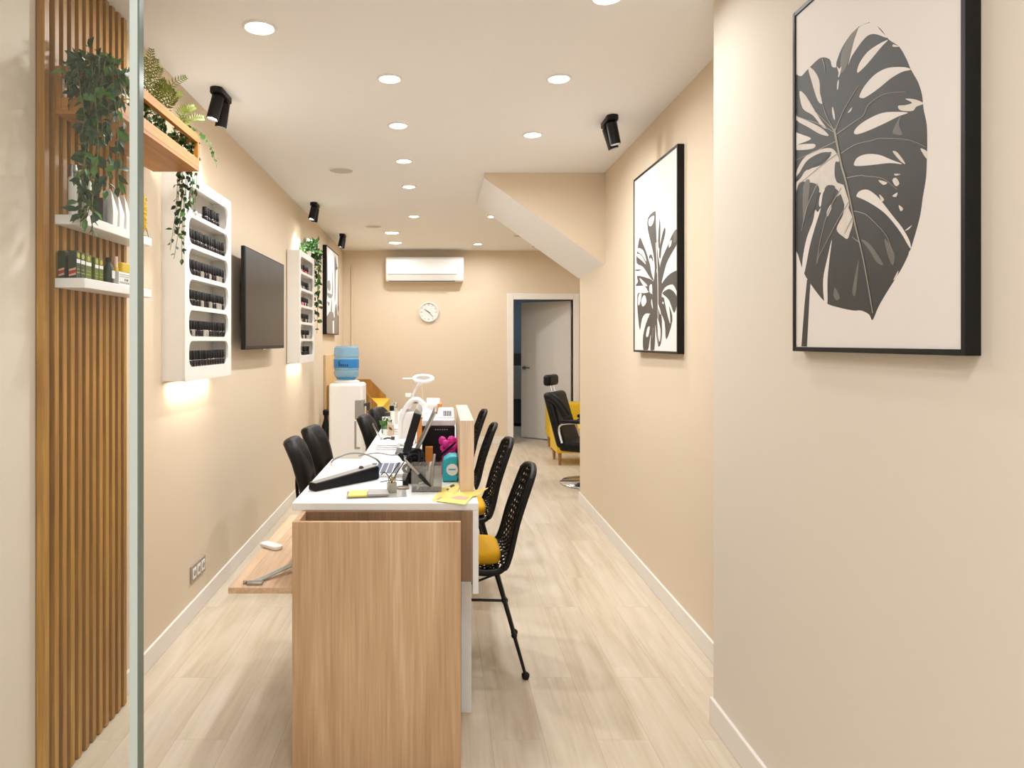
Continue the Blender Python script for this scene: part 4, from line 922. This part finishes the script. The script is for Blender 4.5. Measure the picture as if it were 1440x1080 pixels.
for k, (a, b, ma, lab) in enumerate((((.0, 3.0066, .9106), (.0717, 2.9891, .9761), M_black, 'black pen slanting across the pink pouch'), ((.007, 2.9978, .8887), (.0629, 2.9803, .9455), mat('magenta plastic', 0xB01E5A, .35), 'magenta pen below the black pen on the pink pouch'))):
    m = MB(); m.tube([a, Vector(a).lerp(Vector(b), .85), b], [.0052, .0052, .0026], 8); m.build('pen', ma, label=lab, cat='pen')
MB().box(-.0594, -.0262, 3.1027, 3.1464, DT, DT+.1049).build('orange_box', M_orange, label='small orange box in front of the black printer', cat='box', bevel=.002)
m = MB()
for i in range(9):
    c = Vector((-.0961+R.uniform(-.0262, .0306), 2.88+R.uniform(-.0262, .03), DT+.06+R.uniform(-.0262, .0524))); m.tube([c+Vector((.0245*math.cos(a), .0105*math.sin(2*a), .0192*math.sin(a))) for a in [2*PI*k/10 for k in range(10)]], .0079, 6, 0, True)
m.box(-.1267, -.0524, 2.83, 2.92, DT, DT+.05); m.build('cable_bundle', M_rubber, label='tangled black cable bundle with adapter behind the clear organizer', cat='cables', bevel=.004)
# clear organizer with contents
t = thing('desk_organizer', 'smoky clear acrylic organizer box holding tools on the desk front', 'organizer', (-.0481, 2.7094, DT))
ox0, ox1, oy0, oy1, oz = -.1031, .0114, 2.6744, 2.7706, DT+.098
m = MB(); m.box(ox0, ox1, oy0, oy0+.0026, DT, oz); m.box(ox0, ox1, oy1-.0026, oy1, DT, oz); m.box(ox0, ox0+.0026, oy0+.0026, oy1-.0026, DT, oz); m.box(ox1-.0026, ox1, oy0+.0026, oy1-.0026, DT, oz); m.build('wall_panel', M_acryl, t)
MB().box(ox0+.0026, ox1-.0026, oy0+.0026, oy1-.0026, DT, DT+.0035).build('base', M_dgrey, t)
m = MB(); m.box(-.0612, -.0577, oy0+.0026, oy1-.0026, DT+.0035, oz-.0175); m.build('partition', M_acryl, t)
m = MB(); m.tube([(-.0306,2.7094,DT+.0052),(-.0227,2.7094,DT+.0874),(-.0157,2.7094,DT+.1381)], [.007,.0079,.0052], 10); m.build('pen', M_steel, label='thick silver pen standing upright in the clear organizer', cat='pen')
m = MB(); m.hexa([(-.0524,2.7356,DT+.0044),(-.0306,2.7356,DT+.0044),(-.0306,2.7444,DT+.0044),(-.0524,2.7444,DT+.0044),(-.035,2.7356,DT+.1005),(-.0131,2.7356,DT+.1136),(-.0131,2.7444,DT+.1136),(-.035,2.7444,DT+.1005)]); m.build('nail_file', M_whitep, label='flat white nail file standing inside the clear organizer', cat='nail file')
m = MB(); m.tube([P(586,690,2.7094), P(590,680,2.7094), P(598,678,2.7181)], .0035, 6); m.build('tool_clip', M_whitep, label='small bent white clip at the bottom of the clear organizer', cat='clip')
# pliers leaning across the organizer
t = thing('pliers', 'long silver tool with black tips leaning across the clear organizer', 'tool', P(600, 680, 2.6613))
m = MB(); m.tube([P(566,643,2.6657), P(590,668,2.6613), P(600,680,2.6587)], [.0044,.0052,.0044], 8); m.build('handle', M_steel, t)
m = MB(); m.tube([P(589,667,2.657), P(600,679,2.657), P(606,684,2.657)], [.0079,.007,.0026], 8); m.build('tip', M_black, t)
m = MB(); m.tube([P(561,638,2.6657), P(565,642,2.6657), P(568,648,2.6657)], [.007,.0079,.0052], 8); m.build('grip', M_rubber, t)
# wire frame stand
t = thing('wire_stand', 'thin black wire holder with a clear card beside the clear organizer', 'stand', (-.1661, 2.6832, DT))
m = MB()
for pts in ([P(573,642,2.6657), P(557,667,2.6744), P(549,684,2.6832)], [P(562,650,2.6657), P(547,672,2.6832)], [P(536,668,2.7094), P(541,664,2.7094), P(549,674,2.6919), P(551,684,2.6832)], [P(535,678,2.6832), P(552,675,2.6919), P(570,676,2.6832)], [P(549,684,2.6832), P(552,690,2.6657)]):
    m.tube(smooth_open(pts, 4), .0019, 6)
m.build('wire_frame', M_blackm, t)
m = MB(); q = [Vector(P(559,650,2.6744)), Vector(P(580,652,2.6744)), Vector(P(570,675,2.6744)), Vector(P(554,673,2.6744))]; m.hexa(q+[p+Vector((0,.0026,0)) for p in q]); m.build('card', M_acryl, t)
MB().box(*(sorted((P(566,0,2.7968)[0], P(574,0,2.7968)[0]))), 2.7881, 2.823, DT, DT+.0454).build('small_box', M_black, label='tiny black box between the wire holder and the clear organizer', cat='box', bevel=.003)
t = thing('tool_pot', 'small glass pot of gold and silver brushes on the desk front', 'pot', onZ(551, 693, DT))
c = onZ(551, 692, DT)
MB().lathe([(.0175,0),(.0192,.0026),(.0192,.0367),(.0175,.0367),(.0166,.0052)], c, 18).build('glass', M_glassj, t)
for k in range(4):
    a = k*1.7; m = MB(); m.tube([(c[0]+.007*math.cos(a), c[1]+.007*math.sin(a), DT+.007), (c[0]+.014*math.cos(a), c[1]+.014*math.sin(a), DT+.0612)], .0026, 6); m.build('brush', mat('brass', 0xB79A56, .3, metal=.8) if k % 2 else M_steel, t)
m = MB(); m.lathe([(.0245,0),(.0262,.007),(.0236,.007),(.021,.0026)], onZ(566, 687, DT), 22); m.build('dish', M_taupe, label='shallow grey round dish beside the small glass pot', cat='dish')
t = thing('card_tray', 'flat clear tray with yellow and grey cards at the front of the desk', 'tray', onZ(520, 698, DT))
def slab(pts, z0, z1, nm, ma, t):
    p = [Vector(onZ(x, y, z0)) for x, y in pts]; p2 = [Vector((q.x, q.y, z1)) for q in p]; m = MB(); m.hexa(p+p2); m.build(nm, ma, t, bevel=.0008)
slab([(487,702),(572,699),(571,689),(488,692)], DT+.0005, DT+.003, 'base', M_acryl, t)
slab([(489,699.5),(516,698.5),(517,691),(492,692)], DT+.0035, DT+.01, 'card', M_ypaper, t)
slab([(517,698.5),(547,697.5),(545,690.5),(518,691)], DT+.0035, DT+.012, 'card', mat('grey card', 0xA8A49E, .5), t)
slab([(530,669),(548,673),(566,654),(551,650)], DT+.019, DT+.0205, 'x', M_whitep, t) if False else None

# ---- things on the manicure table
def ring(c, r, rt, n=28): return [Vector(c)+Vector((r*math.cos(2*PI*k/n), r*math.sin(2*PI*k/n), 0)) for k in range(n)]
t = thing('magnifier_lamp', 'white ring magnifier lamp on a curved arm above the manicure table', 'lamp', onZ(575, 613, DT))
lc = P(595, 532.5, 4.2826)
m = MB(); m.tube([q+Vector((0, 0, .26*(q.y-lc[1]))) for q in ring(lc, .0568, .012)], .0114, 10, 0, True); hd = m.build('lamp_head', M_whitep, t)
m = MB(); m.lathe([(.0472,-.0026),(.0472,.0026)], lc, 24, 0, (0, -.25, 1)); m.build('lens', M_acryl, hd)
m = MB(); m.tube([(lc[0]-.0612, lc[1], lc[2]), (lc[0]-.1224, lc[1], lc[2])], .0044, 8); m.build('handle', M_whitep, hd)
m = MB(); m.tube(smooth_open([P(593,538,4.2826), P(586,544,4.2826), P(581,556,4.2826), P(576,580,4.2826), onZ(573,612,DT+.0087)], 6), .0079, 10); m.build('arm', M_whitep, t)
m = MB(); m.tube(smooth_open([P(593,540,4.3001), P(594,552,4.3088), P(595,568,4.3263), P(590,580,4.3263)], 5), .0022, 6); m.build('cord', M_whitep, t)
c = onZ(573, 612, DT); MB().lathe([(.0437,0),(.0437,.0105),(.0175,.0175)], c, 20).build('base', M_whitep, t)
m = MB(); m.box(P(576,0,4.2826)[0]-.0262, P(576,0,4.2826)[0]+.0105, 4.2651, 4.3001, P(0,556,4.2826)[2]-.01, P(0,556,4.2826)[2]+.012); m.build('clamp', M_whitep, t, bevel=.004)
t = thing('dust_collector', 'white arched nail lamp housing standing on the manicure table', 'nail lamp', onZ(566, 616, DT))
m = MB(); pth = smooth_open([P(560,613,4.1515), P(561,590,4.1515), P(567,573,4.1515), P(577,562,4.1515), P(588,560,4.1515), P(601,570,4.1515)], 6)
L_, R_ = [], []
yq = .087
for i in range(len(pth)-1):
    p, q = pth[i], pth[i+1]; d = (q-p).normalized(); n_ = Vector((d.z, 0, -d.x))*.0245
    m.hexa([p+Vector((0,-yq,0)), q+Vector((0,-yq,0)), q+n_+Vector((0,-yq,0)), p+n_+Vector((0,-yq,0)), p+Vector((0,yq,0)), q+Vector((0,yq,0)), q+n_+Vector((0,yq,0)), p+n_+Vector((0,yq,0))])
m.build('arch', M_whitep, t)
m = MB(); x0 = P(562,0,4.1515)[0]; m.box(x0, P(584,0,4.1515)[0], 4.0728, 4.2476, DT, DT+.1661); m.build('body', M_whitep, t, bevel=.01)
m = MB(); m.box(P(557,0,3.933)[0], P(584,0,3.933)[0], 3.8631, 4.0204, DT, DT+.0175); m.build('base', M_whitep, t, bevel=.005)
MB().box(P(586,0,3.933)[0], P(611,0,3.933)[0], 3.933, 4.0554, DT, P(0,588,3.933)[2]).build('wooden_box', M_toywood, label='orange-brown wooden box on the manicure table beside the arched lamp', cat='box', bevel=.003)
m = MB(); zb = P(0,588,3.933)[2]
gx0, gx1 = P(584,0,3.933)[0], P(614,0,3.933)[0]; N1, N2 = 9, 7
k0 = len(m.v); H = [[.012+.039*math.sin(PI*i/(N1-1))*(.6+.4*math.sin(PI*j/(N2-1)))+R.uniform(-.007, .007) for j in range(N2)] for i in range(N1)]
gv = [(gx0+(gx1-gx0)*i/(N1-1), 3.9243+.14*j/(N2-1), zb+.0013+H[i][j]) for i in range(N1) for j in range(N2)]; bv = [(a_, b_, zb+.0013) for a_, b_, _ in gv]
fs = [(i*N2+j, (i+1)*N2+j, (i+1)*N2+j+1, i*N2+j+1) for i in range(N1-1) for j in range(N2-1)]; nv = N1*N2
fs += [tuple(nv+q for q in f[::-1]) for f in fs]
edge = [i*N2 for i in range(N1)]+[(N1-1)*N2+j for j in range(1, N2)]+[i*N2+N2-1 for i in range(N1-2, -1, -1)]+[j for j in range(N2-2, 0, -1)]
fs += [(edge[(i+1) % len(edge)], edge[i], nv+edge[i], nv+edge[(i+1) % len(edge)]) for i in range(len(edge))]
m.add(gv+bv, fs); m.build('towel', M_whitep, label='crumpled white towel heaped on the orange-brown wooden box', cat='towel', sub=1)
t = thing('paper_roll_holder', 'wooden holder with a white paper roll behind the white towel', 'holder', (-.0524, 4.5448, DT))
MB().box(P(615,0,4.5448)[0], P(621.5,0,4.5448)[0], 4.5011, 4.6322, DT, P(0,567,4.5448)[2]).build('upright', M_toywood, t, bevel=.003)
MB().box(P(598,0,4.5448)[0], P(615,0,4.5448)[0], 4.5448, 4.6322, DT, P(0,580,4.5448)[2]).build('base_block', M_toywood, t, bevel=.003)
m = MB(); m.lathe([(.0175,0),(.042,.0009),(.042,.0822),(.0175,.083)], (P(600,0,4.5448)[0], 4.5448, P(0,569,4.5448)[2]), 22, 0, (1,0,0)); m.build('paper_roll', M_whitep, t)
def towel(x0, x1, y0, y1, h, lab):
    m = MB()
    for k in range(3): m.box(x0+.004*k, x1-.003*k, y0+.003*k, y1, DT+.0004+h*k/3, DT+h*(k+1)/3-.0009)
    m.build('folded_towel', M_whitep, label=lab, cat='towel', bevel=.006, seg=3, group='folded towels on the manicure table')
towel(-.3321, -.2098, 3.7145, 3.8806, .0306, 'folded white towel at the staff edge of the manicure table, nearest')
towel(-.3234, -.2185, 4.3263, 4.5011, .0437, 'folded white towel farther back at the staff edge of the manicure table')
cable([onZ(540,628,DT+.0052), onZ(556,624,DT+.0052), onZ(574,628,DT+.0052), onZ(585,622,DT+.0052)], .0035, 'grey cable lying on the manicure table by the folded towels')
t = thing('arm_stand', 'thin chrome rod stand with a hooked arm beside the black chairs', 'stand', onZ(538, 620, DT))
m = MB(); m.tube([P(524,596,3.933), P(530,608,3.933), P(537,619,3.9767)], .0052, 8); m.build('rod', M_chrome, t)
m = MB(); m.ball(P(538,618,3.9767), .0122, 10); m.build('joint', M_chrome, t)
m = MB(); m.tube(smooth_open([P(538,618,3.9767), P(545,616,3.9767), P(552,617,3.9767)], 4), .0052, 8); m.tube([P(552.5,614,3.9767), P(552.5,619,3.9767)], .0105, 8); m.build('hook', M_dgrey, t)
m = MB(); c = P(538,618,3.9767); m.tube([c, (c[0], c[1], DT)], .0052, 8); m.lathe([(.0262,0),(.0262,.007)], (c[0], c[1], DT), 16); m.build('base', M_chrome, t)
for k, (px, py, r, h, mb, mc, lab) in enumerate(((545,600,.022,.12,M_glassj,M_dgrey,'clear bottle with dark cap at the far staff side of the table'), (551,597,.018,.15,M_whitep,M_black,'white bottle with black cap among the small bottles on the table'), (541,603,.02,.1,M_leafB,M_whitep,'green bottle with white cap among the small bottles on the table'), (556,594,.018,.16,M_glassj,M_chrome,'tall clear pump bottle farthest back on the table'), (549,606,.022,.085,M_pol[3],M_whitep,'squat beige jar in front of the small bottles on the table'))):
    c = onZ(px, py+6, DT); jar(c[0], c[1], r, h, lab, mb, mc, 'bottle', 'table_bottle', DT, 'small bottles on the manicure table')
t = thing('potted_sprig', 'small green sprig in a pale pot among the bottles on the table', 'plant', onZ(543, 612, DT))
c = onZ(543, 612, DT); MB().lathe([(.0175,0),(.0227,.035),(.0201,.035)], c, 14).build('pot', M_whitep, t)
fo = MB()
for i in range(24): leaf(fo, Vector(c)+Vector((R.uniform(-.03,.03), R.uniform(-.03,.03), R.uniform(.035,.0874))), rv(1)+Vector((0,0,.437)), rv(1)+Vector((0,-.874,.2622)), .03, .016, R.choice((0,1)))
fo.build('foliage', [M_leafA, M_leafB], t)

# ------------------------------------------------------------------ rattan chairs (facing -X) and cushions
def hw(s):      # half width along the profile
    return .2+.015*math.sin(PI*min(1, s/.55)) if s < .55 else .215-.062*((s-.55)/.45)**1.3
PROF = smooth_open([(-.2, .455), (-.08, .445), (.06, .437), (.115, .45), (.145, .50), (.185, .65), (.25, .842)], 10)
def surf(s, u):
    s = min(1, max(0, s)); i = s*(len(PROF)-1); a = int(min(len(PROF)-2, i)); p = PROF[a].lerp(PROF[a+1], i-a)
    dish = -.022*(1-u*u)*math.sin(PI*min(1, s/.5)) if s < .5 else 0
    back = .018*(1-u*u) if s > .55 else 0
    top = -.012*abs(u)**6*max(0, (s-.8)/.2) if s > .8 else 0
    return Vector((p[0]+back, u*hw(s), p[1]+dish+top))
def rattan_chair():
    t = thing('rattan_chair', 'x', 'chair', (0, 0, 0), 'black rattan chairs')
    rim = [surf(s/40, -1) for s in range(0, 40)]+[surf(.985+.015*(1-abs(u)), u)+Vector((.002, 0, .004*(1-u*u))) for u in [-.9+.1*k for k in range(1, 18)]]+[surf(s/40, 1) for s in range(39, -1, -1)]+[surf(0, u) for u in (.6, .2, -.2, -.6)]
    MB().tube(rim, .0135, 10, 0, True).build('rim', M_rattan, t)
    def weave(s0, s1, nm):
        m = MB()
        n = 9
        for k in range(-n, n+1):
            for sg in (1, -1):
                pts = []
                for j in range(15):
                    s = s0+(s1-s0)*j/14; u = sg*(-1+2*(j/14)*1.1)+k*.22
                    if -1 <= u <= 1: pts.append(surf(s, u)+Vector((.003*sg, 0, .002*sg)))
                if len(pts) > 2: m.tube(pts, .004, 5)
        for k in range(1, 15):
            s = s0+(s1-s0)*k/15; m.tube([surf(s, u) for u in (-1, -.5, 0, .5, 1)], .003, 5)
        for u in (-.93, -.84, .84, .93, 0): m.tube([surf(s0+(s1-s0)*j/14, u) for j in range(15)], .0062, 5)
        m.build(nm, M_rattan, t)
    weave(0, .46, 'seat'); weave(.5, .985, 'backrest')
    for sx in (-1, 1):
        for sy in (-1, 1):
            top = Vector((.09, sy*.19, .435)) if sx > 0 else Vector((-.13, sy*.18, .44)); foot = Vector((.21 if sx > 0 else -.215, sy*.22, .014))
            m = MB(); m.tube([top, top.lerp(foot, .28), foot], [.0105, .009, .0065], 10)
            for f in (.03, .28, .62): m.ball(top.lerp(foot, f), .0125, 10)
            l = m.build('leg', M_blackm, t)
            m = MB(); m.lathe([(.012,-.014),(.0165,-.004),(.0165,.006),(.008,.014)], foot, 12); m.build('foot', M_rubber, l)
    m = MB()
    for sy in (-1, 1): m.tube([(.09+.28*.12, sy*.199, .317), (-.13-.28*.085, sy*.192, .32)], .006, 8); m.tube([(.09, sy*.19, .425), (-.155, sy*.19, .33)], .005, 8)
    m.tube([(.123, -.199, .317), (.123, .199, .317)], .006, 8); m.tube([(-.153, -.192, .32), (-.153, .192, .32)], .006, 8)
    m.build('stretcher', M_blackm, t)
    return t
def cushion():
    m = MB(); N1, N2 = 28, 12; hx_, hy_, hz = .155, .155, .034
    def se(c, e): return math.copysign(abs(c)**e, c)
    for i in range(N2+1):
        v = -PI/2+PI*i/N2
        for j in range(N1):
            u = 2*PI*j/N1
            m.v.append(Vector((hx_*se(math.cos(v), .32)*se(math.cos(u), .36), hy_*se(math.cos(v), .32)*se(math.sin(u), .36), hz*se(math.sin(v), .62)+hz)))
    for i in range(N2):
        for j in range(N1): m.f.append([i*N1+j, i*N1+(j+1) % N1, (i+1)*N1+(j+1) % N1, (i+1)*N1+j]); m.m.append(0)
    t = thing('seat_cushion', 'x', 'cushion', (0, 0, 0), 'mustard seat cushions'); m.build('cover', M_yellow, t, angle=80)
    for zz in (.05, .018):
        m = MB(); pts = [Vector((hx_*.985*se(math.cos(2*PI*k/40), .42)*(1-.1*abs(zz-.034)/.05), hy_*.985*se(math.sin(2*PI*k/40), .42)*(1-.1*abs(zz-.034)/.05), zz)) for k in range(40)]; m.tube(pts, .0028, 6, 0, True); m.build('piping', M_yellow, t)
    return t
rc, cu = rattan_chair(), cushion()
for k, (x, y, rz, l1, l2) in enumerate((
    (.15, 3.17, 0, 'nearest black rattan chair, right of the reception desk', 'nearest mustard seat cushion, on the first rattan chair'),
    (.14, 4.02, .02, 'second black rattan chair from the camera, right of the desks', 'mustard seat cushion on the second rattan chair from the camera'),
    (.112, 4.76, -.02, 'third black rattan chair from the camera, its back rising above the divider', 'mustard seat cushion on the third rattan chair from the camera'),
    (.108, 5.70, .03, 'farthest black rattan chair, nearest the back wall', 'mustard seat cushion on the farthest rattan chair'))):
    if k == 0:
        for o_, l_ in ((rc, l1), (cu, l2)): o_['label'] = l_; o_.rotation_euler = (0, 0, rz)
        rc.location = (x, y, 0); cu.location = (x-.035, y, .44)
    else:
        dup(rc, (x, y, 0), rz, l1); dup(cu, (x-.035, y, .44), rz, l2)

# ------------------------------------------------------------------ black staff chairs (facing +X)
def staff_chair():
    t = thing('office_chair', 'x', 'chair', (0, 0, 0), 'black padded staff chairs')
    m = MB(); out = []
    n = 32; b0, b1 = Vector((-.205, 0, .53)), Vector((-.305, 0, .845))
    rows = 9
    import math as _m
    prof = [(.11, 0.0), (.145, .05), (.16, .2), (.17, .45), (.168, .7), (.155, .86), (.13, .95), (.09, 1.0)]
    ring_ = [(-w_, h) for w_, h in prof]+[(w_, h) for w_, h in prof[::-1]]
    ring_ = [(q.x, q.y) for q in smooth_closed([(a, b, 0) for a, b in ring_], 3)]
    ax = (b1-b0); nx = Vector((ax.z, 0, -ax.x)).normalized()
    def lay(sc_, off): return [b0+ax*(.5+(h-.5)*sc_)+Vector((0, w_*sc_, 0))+nx*(off-.035*(1-(w_/.17)**2)) for w_, h in ring_]
    L = [lay(.90, -.012), lay(.98, -.002), lay(1.0, .012), lay(1.0, .03), lay(.97, .045), lay(.88, .056), lay(.5, .062)]
    N = len(ring_)
    for l in L: m.v += l
    for i in range(len(L)-1):
        for j in range(N): m.f.append([i*N+j, i*N+(j+1) % N, (i+1)*N+(j+1) % N, (i+1)*N+j]); m.m.append(0)
    m.f.append(list(range(N))[::-1]); m.m.append(0); m.f.append([(len(L)-1)*N+j for j in range(N)]); m.m.append(0)
    m.build('backrest', M_leather, t, angle=60)
    m = MB(); m.tube(smooth_open([(-.265,0,.66), (-.27,0,.56), (-.24,0,.44), (-.1,0,.41)], 5), .016, 8, 0, False, .6); m.build('back_stem', M_blackm, t)
    m = MB(); m.prism(rrect(.34, .42, .09, 6, -.03, 0), 'Z', .425, .48); m.build('seat', M_leather, t, bevel=.018, seg=3)
    m = MB(); m.lathe([(.03,.08),(.03,.25),(.018,.25),(.018,.41),(.06,.415),(.06,.425)], (0,0,0), 14); m.build('column', M_blackm, t)
    for k in range(5):
        a = 2*PI*k/5+.3; e = Vector((.26*math.cos(a), .26*math.sin(a), .07))
        m = MB(); m.tube([(0,0,.1), e], [.022,.014], 8); l = m.build('leg', M_blackm, t)
        m = MB(); m.cyl(e+Vector((-.012*math.sin(a), .012*math.cos(a), -.042)), e+Vector((.012*math.sin(a), -.012*math.cos(a), -.042)), .027, 12); m.build('caster', M_rubber, l)
    return t
oc = staff_chair()
for k, (x, y, rz, l) in enumerate(((-.545, 4.1, .06, 'nearest black padded staff chair, by the left edge of the reception desk'), (-.545, 4.62, -.1, 'second black padded staff chair, just behind the nearest one'), (-.27, 5.32, -.08, 'third black padded staff chair, in front of the water cooler'), (-.235, 5.88, -.25, 'farthest black padded staff chair, right behind the third one'))):
    if k == 0: oc.location = (x, y, 0); oc.rotation_euler = (0, 0, rz); oc['label'] = l
    else: dup(oc, (x, y, 0), rz, l)

# ------------------------------------------------------------------ barber chair and yellow cabinets in the alcove
bc = (1.53, 6.98)
t = thing('barber_chair', 'black leather salon chair with headrest beyond the right wall corner', 'chair', (bc[0], bc[1], 0))
t.location = (bc[0]-.03, bc[1], 0); t.rotation_euler = (0, 0, -.5)
MB().lathe([(.30,0),(.31,.012),(.29,.03),(.06,.05),(.045,.06)], (*bc, 0), 40).build('base', M_chrome, t)
MB().lathe([(.04,.05),(.04,.3),(.07,.31),(.07,.33)], (*bc, 0), 20).build('column', M_chrome, t)
MB().box(1.27, 1.78, 6.75, 7.22, .33, .43).build('seat', M_leather, t, bevel=.035, seg=4)
m = MB(); m.hexa([(1.25,6.74,.36),(1.35,6.74,.36),(1.35,7.23,.36),(1.25,7.23,.36),(1.095,6.76,.89),(1.19,6.76,.90),(1.19,7.21,.90),(1.095,7.21,.89)]); m.build('backrest', M_leather, t, bevel=.035, seg=4)
m = MB(); m.tube(smooth_open([(1.19,6.75,.86),(1.27,6.745,.80),(1.36,6.745,.68)], 5), .045, 10); m.build('side_bolster', M_leather, t)
m = MB(); m.tube([(1.14,6.94,.88),(1.105,6.94,1.02)], .007, 8); m.tube([(1.14,7.03,.88),(1.105,7.03,1.02)], .007, 8); m.build('headrest_post', M_chrome, t)
MB().box(1.07, 1.15, 6.85, 7.12, .955, 1.065).build('headrest', M_leather, t, bevel=.03, seg=4)
for y in (6.71, 7.26):
    m = MB(); m.tube(smooth_open([(1.32,y,.42),(1.29,y,.54),(1.32,y,.6),(1.45,y,.62)], 5), .012, 8); m.build('arm_frame', M_chrome, t)
    MB().box(1.3, 1.6, y-.03, y+.03, .615, .65).build('armrest', M_leather, t, bevel=.012)
def ycab(x0, x1, y0, y1, z0, z1, lab):
    t = thing('yellow_cabinet', lab, 'cabinet', ((x0+x1)/2, (y0+y1)/2, 0), 'yellow cabinets in the alcove')
    MB().box(x0, x1, y0, y1, z0, z1).build('body', M_ypaint, t, bevel=.006)
    MB().box(x0+.015, x1-.015, y0-.012, y0, z0+.02, (z0+z1)/2-.01).build('drawer', M_ypaint, t, bevel=.003)
    MB().box(x0+.015, x1-.015, y0-.012, y0, (z0+z1)/2+.01, z1-.02).build('drawer', M_ypaint, t, bevel=.003)
    for x in (x0+.04, x1-.04):
        for y in (y0+.05, y1-.05):
            m = MB(); m.tube([(x,y,z0),(x,y,0)], [.022,.014], 10); m.build('leg', M_booth, t)
ycab(1.33, 2.1, 8.0, 8.5, .14, .42, 'low yellow cabinet on wooden legs behind the salon chair')
ycab(1.425, 1.9, 9.15, 9.5, .16, .6, 'taller yellow cabinet on wooden legs in front of the back door')

# ------------------------------------------------------------------ light strips under the racks and planter (real lamps), added entrance fill, world
def strip(x, y0, y1, z, p):
    l = bpy.data.lights.new('strip_lamp', 'AREA'); l.shape = 'RECTANGLE'; l.size = .03; l.size_y = y1-y0; l.energy = p; l.color = (1, .93, .82)
    o = bpy.data.objects.new('strip_lamp', l); C.objects.link(o); o.location = (x, (y0+y1)/2, z)
strip(-1.2, 3.25, 3.86, RB-.004, 1.6); strip(-1.22, 5.97, 6.58, RB-.004, 1.6)
area('room_lamp', (1.4, 11.2, 2.45), .3, 8, (.8, .9, 1.0))
area('alcove_lamp', (2.0, 7.9, 2.6), .25, 10, WARM)
area('entrance_fill', (.2, .4, 2.62), .25, 11, WARM)  # unseen fill lights, added to brighten the entrance end and desk front
area('entrance_fill', (-.3, -.6, 2.62), .25, 11, WARM)
wd = bpy.data.worlds.new('world'); sc.world = wd; wd.use_nodes = True
bg = wd.node_tree.nodes['Background']; bg.inputs['Color'].default_value = (.97, .985, 1, 1); bg.inputs['Strength'].default_value = 1.3
vs_ = sc.view_settings; vs_.view_transform = 'Standard'; vs_.look = 'None'; vs_.gamma = 1; vs_.use_curve_mapping = False; vs_.exposure = .32
